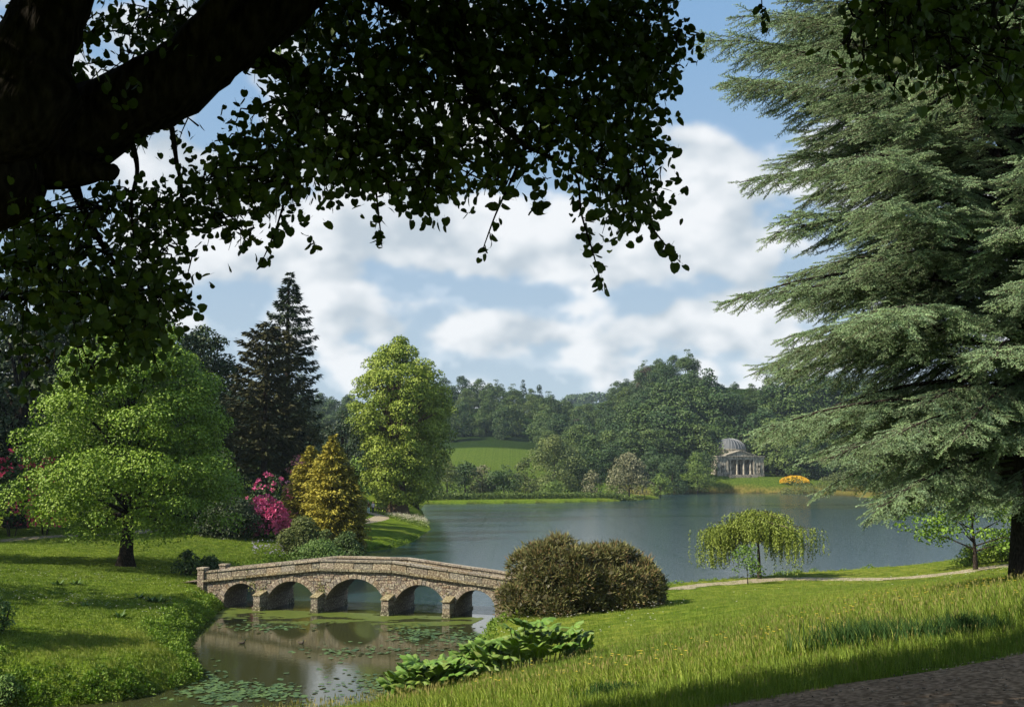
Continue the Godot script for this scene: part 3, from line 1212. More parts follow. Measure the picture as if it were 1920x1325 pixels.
# a conifer of drooping flat boughs in tiers
func conifer(called: String, label: String, at: Vector3, height: float, profile: Array, boughs: int, l: float, w: float, dark: Color, bright: Color, lift := -0.25, trunk_r := 0.5, per := 34, thick := 0.10) -> Node3D:
	var o := thing(called, label, "conifer", at)
	part("trunk", trunk_mesh(height * 0.97, trunk_r, BARK).mesh(), mats.bark, o)
	var b := Buf.new()
	var turn := rnd(0, TAU)
	var lo: float = profile[0][0]
	var hi: float = profile[-1][0]
	for i in boughs:
		var t := float(i) / boughs
		var y := lerpf(lo, hi, pow(t, 0.85)) + rnd(-0.3, 0.3)
		var r := profile_at(profile, y) * rnd(0.72, 1.12)
		turn += 2.39996 + rnd(-0.35, 0.35)
		var out := Vector3(cos(turn), 0, sin(turn))
		var side := Vector3(-out.z, 0, out.x)
		var own := rng.randf()
		var count := int(per * (0.4 + r * 0.55))
		for k in count:
			var q := pow(rng.randf(), 0.6)
			var across := rng.randfn() * 0.17 * r * (1.15 - q * 0.8) + rnd(-0.12, 0.12)
			var p := out * (q * r) + side * across
			p.y = y + lift * q * r + 0.22 * r * q * q - absf(across) * 0.3 + rng.randfn() * thick * (0.3 + r * 0.2)
			var along := (out * 0.9 + side * (across / (r + 0.1)) * 2.0 + rdir() * 0.55 + Vector3(0, -0.25, 0)).normalized()
			var nn := (Vector3.UP + rdir() * 0.7).normalized()
			var sd := along.cross(nn).normalized()
			var kk := l * rnd(0.6, 1.3)
			b.leaf(p, along, sd, kk, w * kk / l, 0.12, dark.lerp(bright, clampf(own * 0.5 + rng.randf() * 0.55, 0, 1)))
	part("crown", b.mesh(), mats.needle, o)
	return o

func dome(r: float, h: float) -> Array:
	return [[0.05 * h, r * 0.86], [0.3 * h, r], [0.55 * h, r * 0.9], [0.8 * h, r * 0.6], [h * 0.97, r * 0.12]]

func bush(called: String, label: String, category: String, at: Vector3, r: float, h: float, n: int, leaf_l: float, dark: Color, bright: Color, group := "", material: Material = null, per := 0.0) -> Node3D:
	var o := thing(called, label, category, at, group)
	var b := Buf.new()
	var where := lumps(dome(r, h), n, minf(r, h) * 0.38)
	dress(b, where, per if per > 0.0 else 12.0 / (leaf_l * leaf_l), leaf_l, leaf_l * 0.5, dark, bright, 0.8, 0.1)
	part("foliage", b.mesh(), material if material else mats.leaf, o)
	var sb := Buf.new()
	for i in 7:
		var a := rnd(0, TAU)
		sb.tube(PackedVector3Array([Vector3(cos(a) * 0.1 * r, -0.2, sin(a) * 0.1 * r), Vector3(cos(a) * 0.4 * r, h * 0.35, sin(a) * 0.4 * r), Vector3(cos(a) * 0.6 * r, h * 0.65, sin(a) * 0.6 * r)]), PackedFloat32Array([0.05, 0.035, 0.015]), 5, BARK)
	part("stems", sb.mesh(), mats.bark, o)
	return o

func pink_bush(label: String, at: Vector3, r: float, h: float, trusses: int, size: float, cold: Color, warm: Color) -> Node3D:
	var o := bush("rhododendron", label, "rhododendron", at, r, h, 26, 0.34, Color(0.018, 0.04, 0.012), Color(0.05, 0.095, 0.025), "", mats.dark_leaf, 70.0)
	var b := Buf.new()
	var profile := dome(r, h)
	for i in trusses:
		var y := lerpf(0.1, 0.97, rng.randf()) * h
		var a := rnd(0, TAU)
		var rr := profile_at(profile, y) * rnd(0.88, 1.06)
		var c := Vector3(cos(a) * rr, y, sin(a) * rr)
		var own := rng.randf()
		var out := (Vector3(cos(a), 0.7, sin(a))).normalized()
		for k in 11:
			var d := (out * 0.8 + rdir()).normalized()
			var along := (d + rdir() * 0.5).normalized()
			var sd := along.cross(rdir()).normalized()
			b.leaf(c + d * size * 0.35, along, sd, size * rnd(0.6, 0.9), size * 0.55, 0.15, cold.lerp(warm, clampf(own * 0.6 + rng.randf() * 0.4, 0, 1)))
	part("blossom", b.mesh(), mats.petal, o)
	return o


# ------------------------------------------------------------------ woods on the far side
func build_far_woods() -> void:
	# a few kinds of tree, each a unit tree about 20 m tall
	var kinds := []
	var looks := [
		["far_tree", Color(0.030, 0.060, 0.014), Color(0.070, 0.115, 0.028), [[2.0, 4.5], [6.0, 7.0], [11, 7.6], [16, 5.4], [19.4, 1.4]], 46, 2.5],
		["far_tree", Color(0.020, 0.045, 0.014), Color(0.045, 0.085, 0.026), [[1.5, 5.0], [7.0, 7.4], [12, 7.4], [17, 4.6], [20, 0.9]], 46, 2.5],
		["far_tree", Color(0.045, 0.080, 0.018), Color(0.10, 0.145, 0.035), [[1.5, 5.4], [6.0, 8.0], [11, 8.0], [16, 5.2], [19, 1.2]], 44, 2.7],
		["far_conifer", Color(0.013, 0.032, 0.014), Color(0.032, 0.062, 0.026), [[1.0, 4.8], [6.0, 4.6], [12, 3.2], [17, 1.7], [20.5, 0.3]], 60, 1.5],
		["far_copper_tree", Color(0.030, 0.024, 0.016), Color(0.062, 0.050, 0.026), [[2.0, 4.6], [7.0, 6.8], [12, 6.8], [16, 4.6], [19, 1.0]], 44, 2.4],
	]
	var names := [
		"mid green round-headed tree packed",
		"dark green dense tree packed",
		"light green broad tree packed",
		"dark pointed conifer packed",
		"brownish copper tree packed"]
	var spots := []
	var put := func(x: float, d: float, height: float, kind: int, squat := 1.0) -> void:
		spots.append([x, d, height, kind, squat])
	# the skylines
	for q in [[596, 757, 560], [622, 752, 575], [648, 764, 560], [800, 722, 630], [832, 716, 640], [866, 714, 640], [898, 718, 640], [930, 720, 635], [962, 728, 630], [995, 736, 625], [1028, 742, 620], [1058, 757, 610], [1085, 772, 600], [1108, 790, 590],
		[1126, 788, 470], [1150, 772, 465], [1178, 755, 465], [1206, 738, 462], [1236, 718, 460], [1266, 705, 465], [1296, 699, 462], [1326, 696, 460], [1352, 722, 470], [1378, 728, 480], [1408, 722, 480], [1440, 705, 475], [1470, 690, 470], [1502, 688, 470], [1540, 694, 470], [1580, 700, 470], [1625, 705, 470], [1670, 715, 470], [1720, 725, 470], [1770, 730, 470], [1830, 730, 470], [1890, 735, 470], [1950, 740, 470]]:
		var p := at_d(q[0], q[1] - (9.0 if q[2] > 520 else 0.0), q[2])
		var g := ground(p.x, p.z)
		put.call(p.x, q[2], clampf(p.y - g, 10.0, 27.0), rng.randi_range(0, 1))
		p = at_d(q[0] + 15, q[1] + rnd(6, 14), q[2] - 14.0)
		put.call(p.x, q[2] - 14.0, clampf(p.y - ground(p.x, p.z), 9.0, 27.0), rng.randi_range(0, 1), 1.25)
	# the woods below them
	for i in 1600:
		if spots.size() > 290:
			break
		var left := rng.randf() < 0.42
		var x := rnd(-230, 80) if left else rnd(26, 250)
		var d := rnd(522, 640) if left else rnd(402, 476)
		if i % 4 == 0:
			x = rnd(14, 90)
			d = rnd(440, 590)
			left = false
		if not left and x < 40.0 + (d - 400.0) * 0.05 and d < 430.0:
			continue
		if left and d < 545.0 and x > -14.0 + (d - 520.0) * 1.5:
			continue
		if not left and absf(x - 93.0) < 26.0 and d < 432.0:
			continue
		var near := false
		for s in spots:
			if pow(s[0] - x, 2.0) + pow(s[1] - d, 2.0) < 64.0:
				near = true
				break
		if near:
			continue
		var k := 0
		var roll := rng.randf()
		if roll < 0.34: k = 0
		elif roll < 0.70: k = 1
		elif roll < 0.88: k = 2
		elif roll < 0.95: k = 3
		else: k = 4
		put.call(x, d, rnd(13, 19) if not left else rnd(14, 20), k)
	# trees between the meadow and the temple, and the row behind the near end of the lawn
	for q in [[1180, 800, 400, 0], [1245, 752, 420, 1], [1215, 800, 405, 2], [1285, 760, 415, 0], [1075, 800, 415, 2], [1045, 815, 400, 2], [1110, 815, 390, 0], [1150, 830, 385, 1], [1310, 790, 412, 2], [1335, 770, 425, 0], [1455, 770, 420, 2], [1480, 800, 410, 2], [1430, 760, 430, 1], [1290, 735, 440, 3], [1225, 840, 388, 1], [1260, 855, 386, 1], [1500, 820, 402, 0], [1540, 820, 402, 1], [1600, 830, 400, 0], [1660, 820, 400, 1], [1720, 810, 400, 0], [1790, 810, 400, 2], [1850, 800, 400, 1], [1910, 800, 400, 0]]:
		var p := at_d(q[0], q[1], q[2])
		var g := ground(p.x, p.z)
		put.call(p.x, q[2], clampf(p.y - g, 7.0, 26.0), q[3], 1.15)
	var firsts := {}
	var where_label := func(k: int, x: float, d: float) -> String:
		var place := "in the wood above the sloping meadow" if d > 515.0 and x < 45.0 else "in the gap between meadow and temple hill" if x < 62.0 else "on the hill behind the domed temple" if x < 135.0 else "on the hill seen through the blue cedar"
		return names[k] + " " + place
	for s in spots:
		var k: int = s[3]
		var at := on_ground(s[0], -s[1]) - Vector3(0, 0.6, 0)
		var scale: float = s[2] / 20.0
		var size := Vector3(scale * rnd(0.92, 1.2) * s[4], scale, scale * rnd(0.92, 1.2) * s[4])
		# three shapes of each kind
		var key := k * 3 + rng.randi_range(0, 2)
		if not firsts.has(key):
			var look: Array = looks[k]
			var o: Node3D
			o = thing(look[0], where_label.call(k, s[0], s[1]), "conifer" if k == 3 else "tree", at, "trees of the wooded hills across the lake")
			part("trunk", trunk_mesh(12.0, 0.5, BARK).mesh(), mats.bark, o)
			var b := Buf.new()
			dress(b, lumps(look[3], look[4], look[5]), 19.0, 0.72, 0.48, look[1], look[2], 0.72, 0.1)
			part("crown", b.mesh(), mats.dark_leaf, o)
			o.rotation.y = rnd(0, TAU)
			o.scale = size
			firsts[key] = o
		else:
			copy(firsts[key], at, rnd(0, TAU), size, where_label.call(k, s[0], s[1]))

	# shrubs and small trees along the far shore, one by one: foot x, foot y, depth, width in px, top y, colour
	var row := [
		["olive shrub half hidden behind the tall plane tree on the far shore", 838, 926, 292, 60, 868, 0], ["dark green shrub on the far shore left of a gap to the lane", 872, 925, 300, 62, 866, 1], ["grey green small tree at the far shore with a light thin crown", 905, 925, 305, 66, 872, 4],
		["dark rounded shrub in the middle of the far shore row", 945, 925, 300, 70, 876, 1], ["tall olive shrub at the lower end of the sloping meadow", 985, 924, 310, 56, 862, 0], ["broad pale green tree overlooking the meadow's right edge", 1040, 925, 330, 110, 822, 2], ["small bright rounded shrub behind the clipped hedge", 1038, 928, 285, 58, 903, 3],
		["deep green tree between the pale meadow tree and the willow", 1095, 925, 335, 80, 845, 1], ["low grey shrub left of the silver willow", 1110, 929, 295, 44, 884, 4], ["silvery drooping willow shrub on the far point", 1180, 931, 300, 98, 858, 4], ["yellow green bush at the tip of the far point", 1238, 928, 330, 48, 888, 3],
		["dark evergreen behind the tip of the far point", 1262, 927, 372, 70, 850, 1], ["rounded green bush standing left of the domed temple", 1308, 905, 388, 62, 852, 3], ["dark holly behind the rounded bush by the temple", 1325, 900, 398, 44, 846, 1], ["low spreading shrub at the water right of the temple lawn", 1500, 926, 380, 74, 906, 0], ["green bush by the water far right of the temple lawn", 1575, 930, 372, 90, 890, 0], ["large green bush at the lake's right end behind the cedar", 1660, 936, 360, 110, 880, 1]]
	var tints := [[Color(0.05, 0.075, 0.02), Color(0.11, 0.135, 0.04)], [Color(0.02, 0.042, 0.014), Color(0.05, 0.09, 0.026)], [Color(0.06, 0.09, 0.022), Color(0.135, 0.165, 0.05)], [Color(0.055, 0.10, 0.018), Color(0.12, 0.18, 0.035)], [Color(0.085, 0.095, 0.05), Color(0.18, 0.18, 0.10)]]
	for q in row:
		var foot := at_d(q[1], q[2], q[3])
		foot.y = ground(foot.x, foot.z) - 0.2
		var top := at_d(q[1], q[5], q[3])
		var w: float = q[4] / FOCAL * q[3]
		var h := maxf(top.y - foot.y, 2.0)
		var t: Array = tints[q[6]]
		if h > 7.5:
			leaf_tree("shore_tree", q[0], "tree", foot, [[h * 0.08, w * 0.42], [h * 0.35, w * 0.52], [h * 0.6, w * 0.5], [h * 0.85, w * 0.3], [h, w * 0.08]], [h * 0.6, 0.3, BARK], [34, w * 0.17, 26.0, 0.55, 0.36, t[0], t[1], 0.75, 0.15, mats.dark_leaf])
		else:
			bush("shore_shrub", q[0], "shrub", foot, w * 0.52, h, 26, 0.5, t[0], t[1], "", mats.dark_leaf, 30.0)
	# the wood on the farthest ridge, seen only in the gap
	var wb := Buf.new()
	var ridge := on_ground(190.0, -1480.0)
	var clumps := []
	for i in 130:
		var q := on_ground(rnd(-60, 480), -rnd(1330, 1560)) - ridge
		clumps.append([q + Vector3(0, 6, 0), rnd(9, 15), rng.randf()])
	dress(wb, clumps, 1.1, 3.6, 2.4, Color(0.02, 0.045, 0.014), Color(0.05, 0.085, 0.026), 0.7, 0.1)
	var far := part("distant_woods", wb.mesh(), mats.dark_leaf, self)
	far.position = ridge
	tag(far, "hazy wood on the farthest ridge seen in the gap between the hills", "woods", "", "stuff")
	# clipped hedge along the far lawn, and rough growth at its right end
	var hb := Buf.new()
	var hedge_at := at_y(1010, 936, 0.8)
	for i in 9000:
		var t := rng.randf()
		var p := at_d(lerpf(798, 1195, t), 930, lerpf(262, 288, t))
		p.z += rnd(-1.6, 1.6)
		var g := ground(p.x, p.z)
		p.y = g + rnd(0, 1.0) * (1.5 + noise.get_noise_2d(p.x * 6.0, 3.0) * 0.8)
		var along := (rdir() + Vector3(0, 0.5, 0)).normalized()
		hb.leaf(p - hedge_at, along, along.cross(rdir()).normalized(), rnd(0.3, 0.6), 0.3, 0.1, Color(0.05, 0.085, 0.018).lerp(Color(0.11, 0.16, 0.035), rng.randf()))
	var hedge := thing("clipped_hedge", "long low clipped hedge along the far shore lawn", "hedge", hedge_at)
	part("foliage", hb.mesh(), mats.dark_leaf, hedge, true)
	# yellow azaleas right of the temple
	var az := at_d(1490, 903, 394.0)
	az.y = ground(az.x, az.z)
	var o := bush("azalea", "golden yellow azalea in flower right of the temple lawn", "azalea", az, 5.4, 2.6, 22, 0.4, Color(0.06, 0.09, 0.02), Color(0.12, 0.15, 0.03), "", mats.leaf)
	o.scale = Vector3(1.0, 1.0, 0.5)
	var b := Buf.new()
	for i in 900:
		var d := rdir()
		d.y = absf(d.y)
		var along := (d + rdir()).normalized()
		b.leaf(Vector3(d.x * 5.6, 0.5 + d.y * 2.4, d.z * 5.6), along, along.cross(rdir()).normalized(), 0.55, 0.45, 0.1, Color(0.62, 0.36, 0.02).lerp(Color(0.75, 0.50, 0.04), rng.randf()))
	part("blossom", b.mesh(), mats.petal, o)


# ------------------------------------------------------------------ trees of the left bank
func build_left_trees() -> void:
	# the bright tree on the lawn
	var at := at_y(235, 1060, 1.7)
	at.y = ground(at.x, at.z)
	leaf_tree("leafy_tree", "broad bright green tree standing alone on the left lawn", "tree", at,
		[[2.1, 5.4], [3.0, 7.5], [5.2, 7.8], [8.0, 6.9], [10.5, 6.0], [13.0, 5.0], [15.0, 3.3], [16.4, 0.8]], [9.5, 0.46, Color(0.05, 0.042, 0.034)],
		[215, 1.5, 285.0, 0.165, 0.125, Color(0.060, 0.130, 0.011), Color(0.190, 0.285, 0.028), 0.66, 0.3, mats.leaf])
	# the tall plane tree on the point, and the paler one behind its shoulder
	at = at_y(745, 962, 1.3)
	at.y = ground(at.x, at.z)
	leaf_tree("plane_tree", "very tall yellow green tree with a pale flared trunk on the point", "tree", at,
		[[1.6, 4.0], [4.0, 6.0], [8.0, 6.4], [12.0, 7.4], [17.0, 8.7], [21.0, 8.0], [24.0, 6.0], [26.2, 3.4], [27.8, 0.9]], [22.0, 1.25, Color(0.22, 0.165, 0.11)],
		[330, 1.5, 120.0, 0.31, 0.24, Color(0.115, 0.18, 0.02), Color(0.27, 0.335, 0.05), 0.72, 0.25, mats.leaf])
	at = at_d(778, 955, 188.0)
	at.y = ground(at.x, at.z) - 0.2
	leaf_tree("plane_tree", "lighter tree just behind the right shoulder of the tall plane tree", "tree", at,
		[[2.0, 4.6], [8.0, 6.4], [13.0, 7.6], [17.0, 7.4], [20.5, 5.0], [22.0, 1.5]], [16.0, 0.5, BARK],
		[170, 1.8, 52.0, 0.42, 0.32, Color(0.10, 0.15, 0.02), Color(0.20, 0.26, 0.05), 0.75, 0.2, mats.leaf])
	# the two tall dark conifers
	var p := at_d(532, 930, 124.0)
	p.y = ground(p.x, p.z)
	var top := at_d(532, 512, 124.0).y - p.y
	conifer("tall_conifer", "tallest dark spire-topped conifer behind the yellow conifers", p, top, [[4.0, 4.6], [12.0, 4.4], [18.0, 3.9], [23.0, 3.2], [26.0, 2.0], [top, 0.15]], 230, 0.6, 0.22, Color(0.016, 0.032, 0.015), Color(0.042, 0.066, 0.030), -0.2, 0.6, 34)
	p = at_d(492, 935, 112.0)
	p.y = ground(p.x, p.z)
	top = at_d(492, 608, 112.0).y - p.y
	conifer("brown_conifer", "lower brownish ragged conifer with level boughs in front of the spire", p, top, [[6.0, 3.6], [9.0, 4.6], [13.0, 4.4], [17.0, 3.7], [20.0, 3.2], [top, 0.9]], 120, 0.6, 0.24, Color(0.024, 0.028, 0.010), Color(0.062, 0.062, 0.020), -0.08, 0.42, 46)
	# yew to the right of it, dark round trees behind the bright tree
	var kinds := [
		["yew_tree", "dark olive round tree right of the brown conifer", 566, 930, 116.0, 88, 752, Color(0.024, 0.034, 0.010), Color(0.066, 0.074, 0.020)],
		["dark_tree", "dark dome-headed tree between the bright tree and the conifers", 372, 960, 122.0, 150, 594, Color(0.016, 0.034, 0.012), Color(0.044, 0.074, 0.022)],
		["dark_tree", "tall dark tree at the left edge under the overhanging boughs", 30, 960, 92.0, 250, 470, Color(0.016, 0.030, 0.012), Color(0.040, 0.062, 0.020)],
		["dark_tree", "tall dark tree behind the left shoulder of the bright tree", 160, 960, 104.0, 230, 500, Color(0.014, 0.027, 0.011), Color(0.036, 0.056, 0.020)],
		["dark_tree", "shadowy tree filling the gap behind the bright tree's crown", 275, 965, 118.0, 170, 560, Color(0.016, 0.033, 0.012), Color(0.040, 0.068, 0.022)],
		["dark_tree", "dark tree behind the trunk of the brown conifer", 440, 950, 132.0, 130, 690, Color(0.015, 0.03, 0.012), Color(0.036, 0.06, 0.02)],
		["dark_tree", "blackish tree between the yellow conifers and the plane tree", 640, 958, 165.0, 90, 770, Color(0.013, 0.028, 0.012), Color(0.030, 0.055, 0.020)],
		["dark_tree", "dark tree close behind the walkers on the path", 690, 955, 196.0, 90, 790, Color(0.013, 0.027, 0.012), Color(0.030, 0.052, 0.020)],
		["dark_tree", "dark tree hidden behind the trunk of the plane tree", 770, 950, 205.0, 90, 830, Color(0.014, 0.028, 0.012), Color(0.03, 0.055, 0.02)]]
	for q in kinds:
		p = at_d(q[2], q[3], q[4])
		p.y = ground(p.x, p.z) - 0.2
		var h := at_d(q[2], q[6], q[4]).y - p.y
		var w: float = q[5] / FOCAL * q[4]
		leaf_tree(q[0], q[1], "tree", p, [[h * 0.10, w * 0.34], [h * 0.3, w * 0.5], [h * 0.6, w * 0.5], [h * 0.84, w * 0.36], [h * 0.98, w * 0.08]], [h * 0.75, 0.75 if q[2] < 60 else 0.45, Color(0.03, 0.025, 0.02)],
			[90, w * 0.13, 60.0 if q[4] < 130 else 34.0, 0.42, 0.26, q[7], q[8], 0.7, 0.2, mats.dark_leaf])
	# a further screen of trees closing the view behind the lawn
	var first: Node3D
	for q in [[-190, 84], [-120, 110], [-40, 118], [40, 128], [110, 134], [200, 136], [290, 142], [360, 150], [430, 158], [500, 150], [570, 168], [610, 190], [660, 222], [720, 232]]:
		p = at_d(q[0], 900, q[1])
		p.y = ground(p.x, p.z) - 0.3
		var s := Vector3(rnd(0.9, 1.2), rnd(0.85, 1.1), rnd(0.9, 1.2)) * (1.0 if q[0] < 400 else 0.62)
		var label := "dark tree in the shaded screen of woodland closing off the left lawn"
		if first == null:
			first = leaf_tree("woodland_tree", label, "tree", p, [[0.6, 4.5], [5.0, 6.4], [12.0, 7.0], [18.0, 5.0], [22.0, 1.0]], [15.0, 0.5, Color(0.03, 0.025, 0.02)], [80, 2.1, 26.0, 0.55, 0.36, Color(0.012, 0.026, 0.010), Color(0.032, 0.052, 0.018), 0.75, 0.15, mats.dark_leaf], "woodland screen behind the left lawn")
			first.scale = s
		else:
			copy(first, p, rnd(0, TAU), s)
	# trees just outside the left edge, whose shadows cross the lawn
	for q in [[-35.0, -46.0, 17.0, 4.6, "tree out of view at left whose shadow bars the lawn below the bridge"], [-46.0, -62.0, 18.0, 5.4, "tree out of view at left whose shadow points at the bright tree"], [-58.0, -76.0, 17.0, 5.0, "tree out of view at left beside the earth path"], [-26.0, -36.5, 9.0, 3.4, "small tree out of view at left near the water"]]:
		p = on_ground(q[0], q[1])
		var h: float = q[2]
		var r: float = q[3]
		leaf_tree("lawn_tree", q[4], "tree", p, [[h * 0.14, r * 0.7], [h * 0.35, r], [h * 0.65, r * 0.9], [h * 0.88, r * 0.5], [h, r * 0.1]], [h * 0.6, 0.3, BARK], [60, r * 0.3, 34.0, 0.42, 0.3, Color(0.04, 0.08, 0.014), Color(0.10, 0.16, 0.03), 0.7, 0.2, mats.dark_leaf])
	# yellow conifers
	for q in [["golden_conifer", "left yellow conifer with a blunt top", 580, 988, 101.0, 100, 836, 0.9], ["golden_conifer", "taller right yellow conifer with a pointed top", 620, 1004, 97.0, 112, 818, 1.0], ["golden_conifer", "low greener yellow conifer leaning on the right one", 650, 1010, 97.0, 76, 872, 0.7]]:
		p = at_d(q[2], q[3], q[4])
		p.y = ground(p.x, p.z)
		var h := at_d(q[2], q[6], q[4]).y - p.y
		var w: float = q[5] / FOCAL * q[4]
		var e: float = q[7]  # scales the colour; the lowest value paints the right-hand conifer as shaded
		conifer(q[0], q[1], p, h, [[0.2, w * 0.50], [h * 0.3, w * 0.53], [h * 0.5, w * 0.49], [h * 0.75, w * 0.31], [h * 0.9, w * 0.15], [h * 0.99, w * 0.03]], 280, 0.32, 0.15, Color(0.165, 0.16, 0.022) * e, Color(0.37, 0.325, 0.045) * e, -0.3, 0.2, 38, 0.16)


# ------------------------------------------------------------------ shrubs, flowers and the trees of the right bank
func build_middle_plants() -> void:
	var p: Vector3
	# rhododendrons: foot x, foot y, depth, width px, top y, trusses
	var hot := Color(0.50, 0.06, 0.19)
	var pink := Color(0.78, 0.22, 0.40)
	for q in [
		["deep pink rhododendron mound in full sun right of the bright tree", 494, 990, 97.0, 90, 930, 300, hot, pink], ["dark pink rhododendron in half shade behind the sunlit mound", 505, 975, 106.0, 90, 884, 60, hot * 0.9, pink * 0.9], ["pale pink rhododendron peeping over the left yellow conifer", 556, 960, 112.0, 56, 850, 90, Color(0.72, 0.26, 0.34), Color(0.82, 0.42, 0.46)],  # half-shade mound: sunlit blossom colours lowered, shade painted in
		["red rhododendron at the left edge beside the dark trunk", 22, 980, 86.0, 90, 836, 70, Color(0.4, 0.03, 0.09), Color(0.68, 0.09, 0.18)], ["red rhododendron just right of the dark trunk at left", 84, 985, 88.0, 60, 856, 90, Color(0.5, 0.04, 0.10), Color(0.7, 0.12, 0.2)]]:  # left-edge shrub: standing in shade, painted in as darker reds
		p = at_d(q[1], q[2], q[3])
		p.y = ground(p.x, p.z)
		var h := at_d(q[1], q[5], q[3]).y - p.y
		pink_bush(q[0], p, q[4] / FOCAL * q[3] * 0.5, h, q[6], 0.34, q[7], q[8])
	var list := [
		["bright green shrub showing behind the right yellow conifer", 662, 985, 108.0, 60, 852, 0.3, Color(0.07, 0.13, 0.02), Color(0.14, 0.22, 0.035)],
		["dark evergreen shrub at the foot of the sunlit rhododendron", 430, 1005, 93.0, 130, 940, 0.26, Color(0.016, 0.03, 0.012), Color(0.04, 0.06, 0.02)],
		["shaded evergreen shrub under the bright tree's right skirt", 350, 1003, 95.0, 120, 930, 0.3, Color(0.014, 0.027, 0.010), Color(0.035, 0.056, 0.018)],
		["olive shrub below the left yellow conifer", 566, 1022, 90.0, 100, 975, 0.2, Color(0.05, 0.07, 0.018), Color(0.10, 0.125, 0.03)],
		["rounded olive green shrub above the bridge parapet", 608, 1036, 85.0, 70, 992, 0.2, Color(0.045, 0.07, 0.018), Color(0.095, 0.13, 0.03)],
		["dark green shrub at the water behind the bridge crown", 650, 1040, 88.0, 90, 1000, 0.2, Color(0.03, 0.055, 0.015), Color(0.065, 0.11, 0.026)],
		["fresh green low growth on the shore just over the parapet", 600, 1050, 82.0, 150, 1028, 0.18, Color(0.05, 0.095, 0.02), Color(0.10, 0.17, 0.035)],
		["spiky dark dwarf shrub left of the bridge pillar", 350, 1068, 64.0, 54, 1032, 0.2, Color(0.02, 0.042, 0.014), Color(0.05, 0.085, 0.024)],
		["low dark dwarf shrub behind the bridge's end pillar", 394, 1070, 65.0, 62, 1044, 0.18, Color(0.022, 0.045, 0.014), Color(0.055, 0.09, 0.025)],
		["leafy shrub cut by the left edge above the near bank", -6, 1218, 40.0, 60, 1112, 0.14, Color(0.04, 0.08, 0.018), Color(0.10, 0.17, 0.035)],
		["low leafy shrub in the bottom left corner by the water", 10, 1330, 34.5, 60, 1270, 0.12, Color(0.05, 0.10, 0.02), Color(0.12, 0.20, 0.04)]]
	for q in list:
		p = at_d(q[1], q[2], q[3])
		p.y = ground(p.x, p.z) - 0.1
		var h := maxf(at_d(q[1], q[5], q[3]).y - p.y, 0.6)
		var r: float = q[4] / FOCAL * q[3] * 0.5
		bush("shrub", q[0], "shrub", p, r, h, 26 if r < 2.0 else 44, q[6], q[7], q[8], "", mats.leaf)
	# the big brown bush by the bridge and its darker neighbour
	for q in [["large brownish green bush hiding the bridge's right end", 1045, 1150, 49.5, 205, 1016, 120], ["darker brown bush leaning on the large one's right side", 1148, 1142, 50.2, 190, 1030, 120]]:
		p = at_d(q[1], q[2], q[3])
		p.y = ground(p.x, p.z) - 0.15
		var h := at_d(q[1], q[5], q[3]).y - p.y
		var r: float = q[4] / FOCAL * q[3] * 0.5
		var o := thing("brown_bush", q[0], "bush", p)
		var b := Buf.new()
		var where := lumps([[0.0 * h, r * 1.04], [0.35 * h, r * 1.04], [0.6 * h, r * 0.93], [0.82 * h, r * 0.68], [0.95 * h, r * 0.3]], q[6], r * 0.26, 0.3, 0.06)
		for lump in where:
			var c: Vector3 = lump[0]
			var s: float = lump[1]
			var own: float = lump[2]
			for i in 380:
				var d := rdir()
				if d.y < -0.3:
					d.y = -d.y
				var out := (d + rdir() * 0.55 + Vector3(0, 0.25, 0)).normalized()
				var at := c + Vector3(d.x, d.y * 0.85, d.z) * s * rnd(0.7, 1.05)
				var red := rng.randf()
				var col := Color(0.090, 0.100, 0.034).lerp(Color(0.18, 0.178, 0.07), clampf(own * 0.5 + rng.randf() * 0.5, 0, 1))
				if red < 0.22:
					col = col.lerp(Color(0.17, 0.085, 0.05), 0.6)
				b.leaf(at, out, out.cross(rdir()).normalized(), rnd(0.10, 0.22) if rng.randf() < 0.93 else rnd(0.3, 0.5), 0.05, 0.2, col)
		# a closed inner body so that the bush is dense
		dress(b, where, 60.0, 0.25, 0.18, Color(0.03, 0.03, 0.012), Color(0.06, 0.055, 0.022), 0.7, 0.1)
		part("foliage", b.mesh(), mats.dark_leaf, o)
	weeping_tree()
	# small tree under the cedar and the bright shrubs on the shore
	p = at_y(1830, 1068, 1.7)
	p.y = ground(p.x, p.z)
	leaf_tree("maple_tree", "small fresh green tree on the right shore under the blue cedar", "tree", p,
		[[1.3, 2.6], [2.0, 4.4], [3.3, 5.0], [4.6, 4.0], [5.7, 1.2]], [3.2, 0.17, Color(0.06, 0.05, 0.04)],
		[60, 0.95, 120.0, 0.20, 0.15, Color(0.075, 0.15, 0.015), Color(0.17, 0.27, 0.03), 0.5, 0.2, mats.leaf])
	for q in [["bright green waterside shrub left of the maple's stem", 1822, 1066, 68.0, 62, 1028], ["bright green waterside shrub right of the maple's stem", 1876, 1060, 68.0, 80, 1020], ["bright green shrub at the right edge beside the cedar trunk", 1940, 1056, 66.0, 80, 1016]]:
		p = at_d(q[1], q[2], q[3])
		p.y = ground(p.x, p.z) - 0.2
		bush("waterside_shrub", q[0], "shrub", p, q[4] / FOCAL * q[3] * 0.55, maxf(at_d(q[1], q[5], q[3]).y - p.y, 1.0), 26, 0.17, Color(0.075, 0.14, 0.015), Color(0.17, 0.25, 0.03), "", mats.leaf)
	# giant-leaved plants by the water
	gunnera("large clump of giant lobed leaves on the right bank", at_ground(1000, 1256), 1.85, 1.4, 32)
	gunnera("middle clump of giant lobed leaves at the water's edge", at_ground(905, 1262), 0.8, 1.0, 16)
	gunnera("lowest clump of giant lobed leaves at the bottom of the bank", at_ground(805, 1296), 1.3, 0.9, 30)
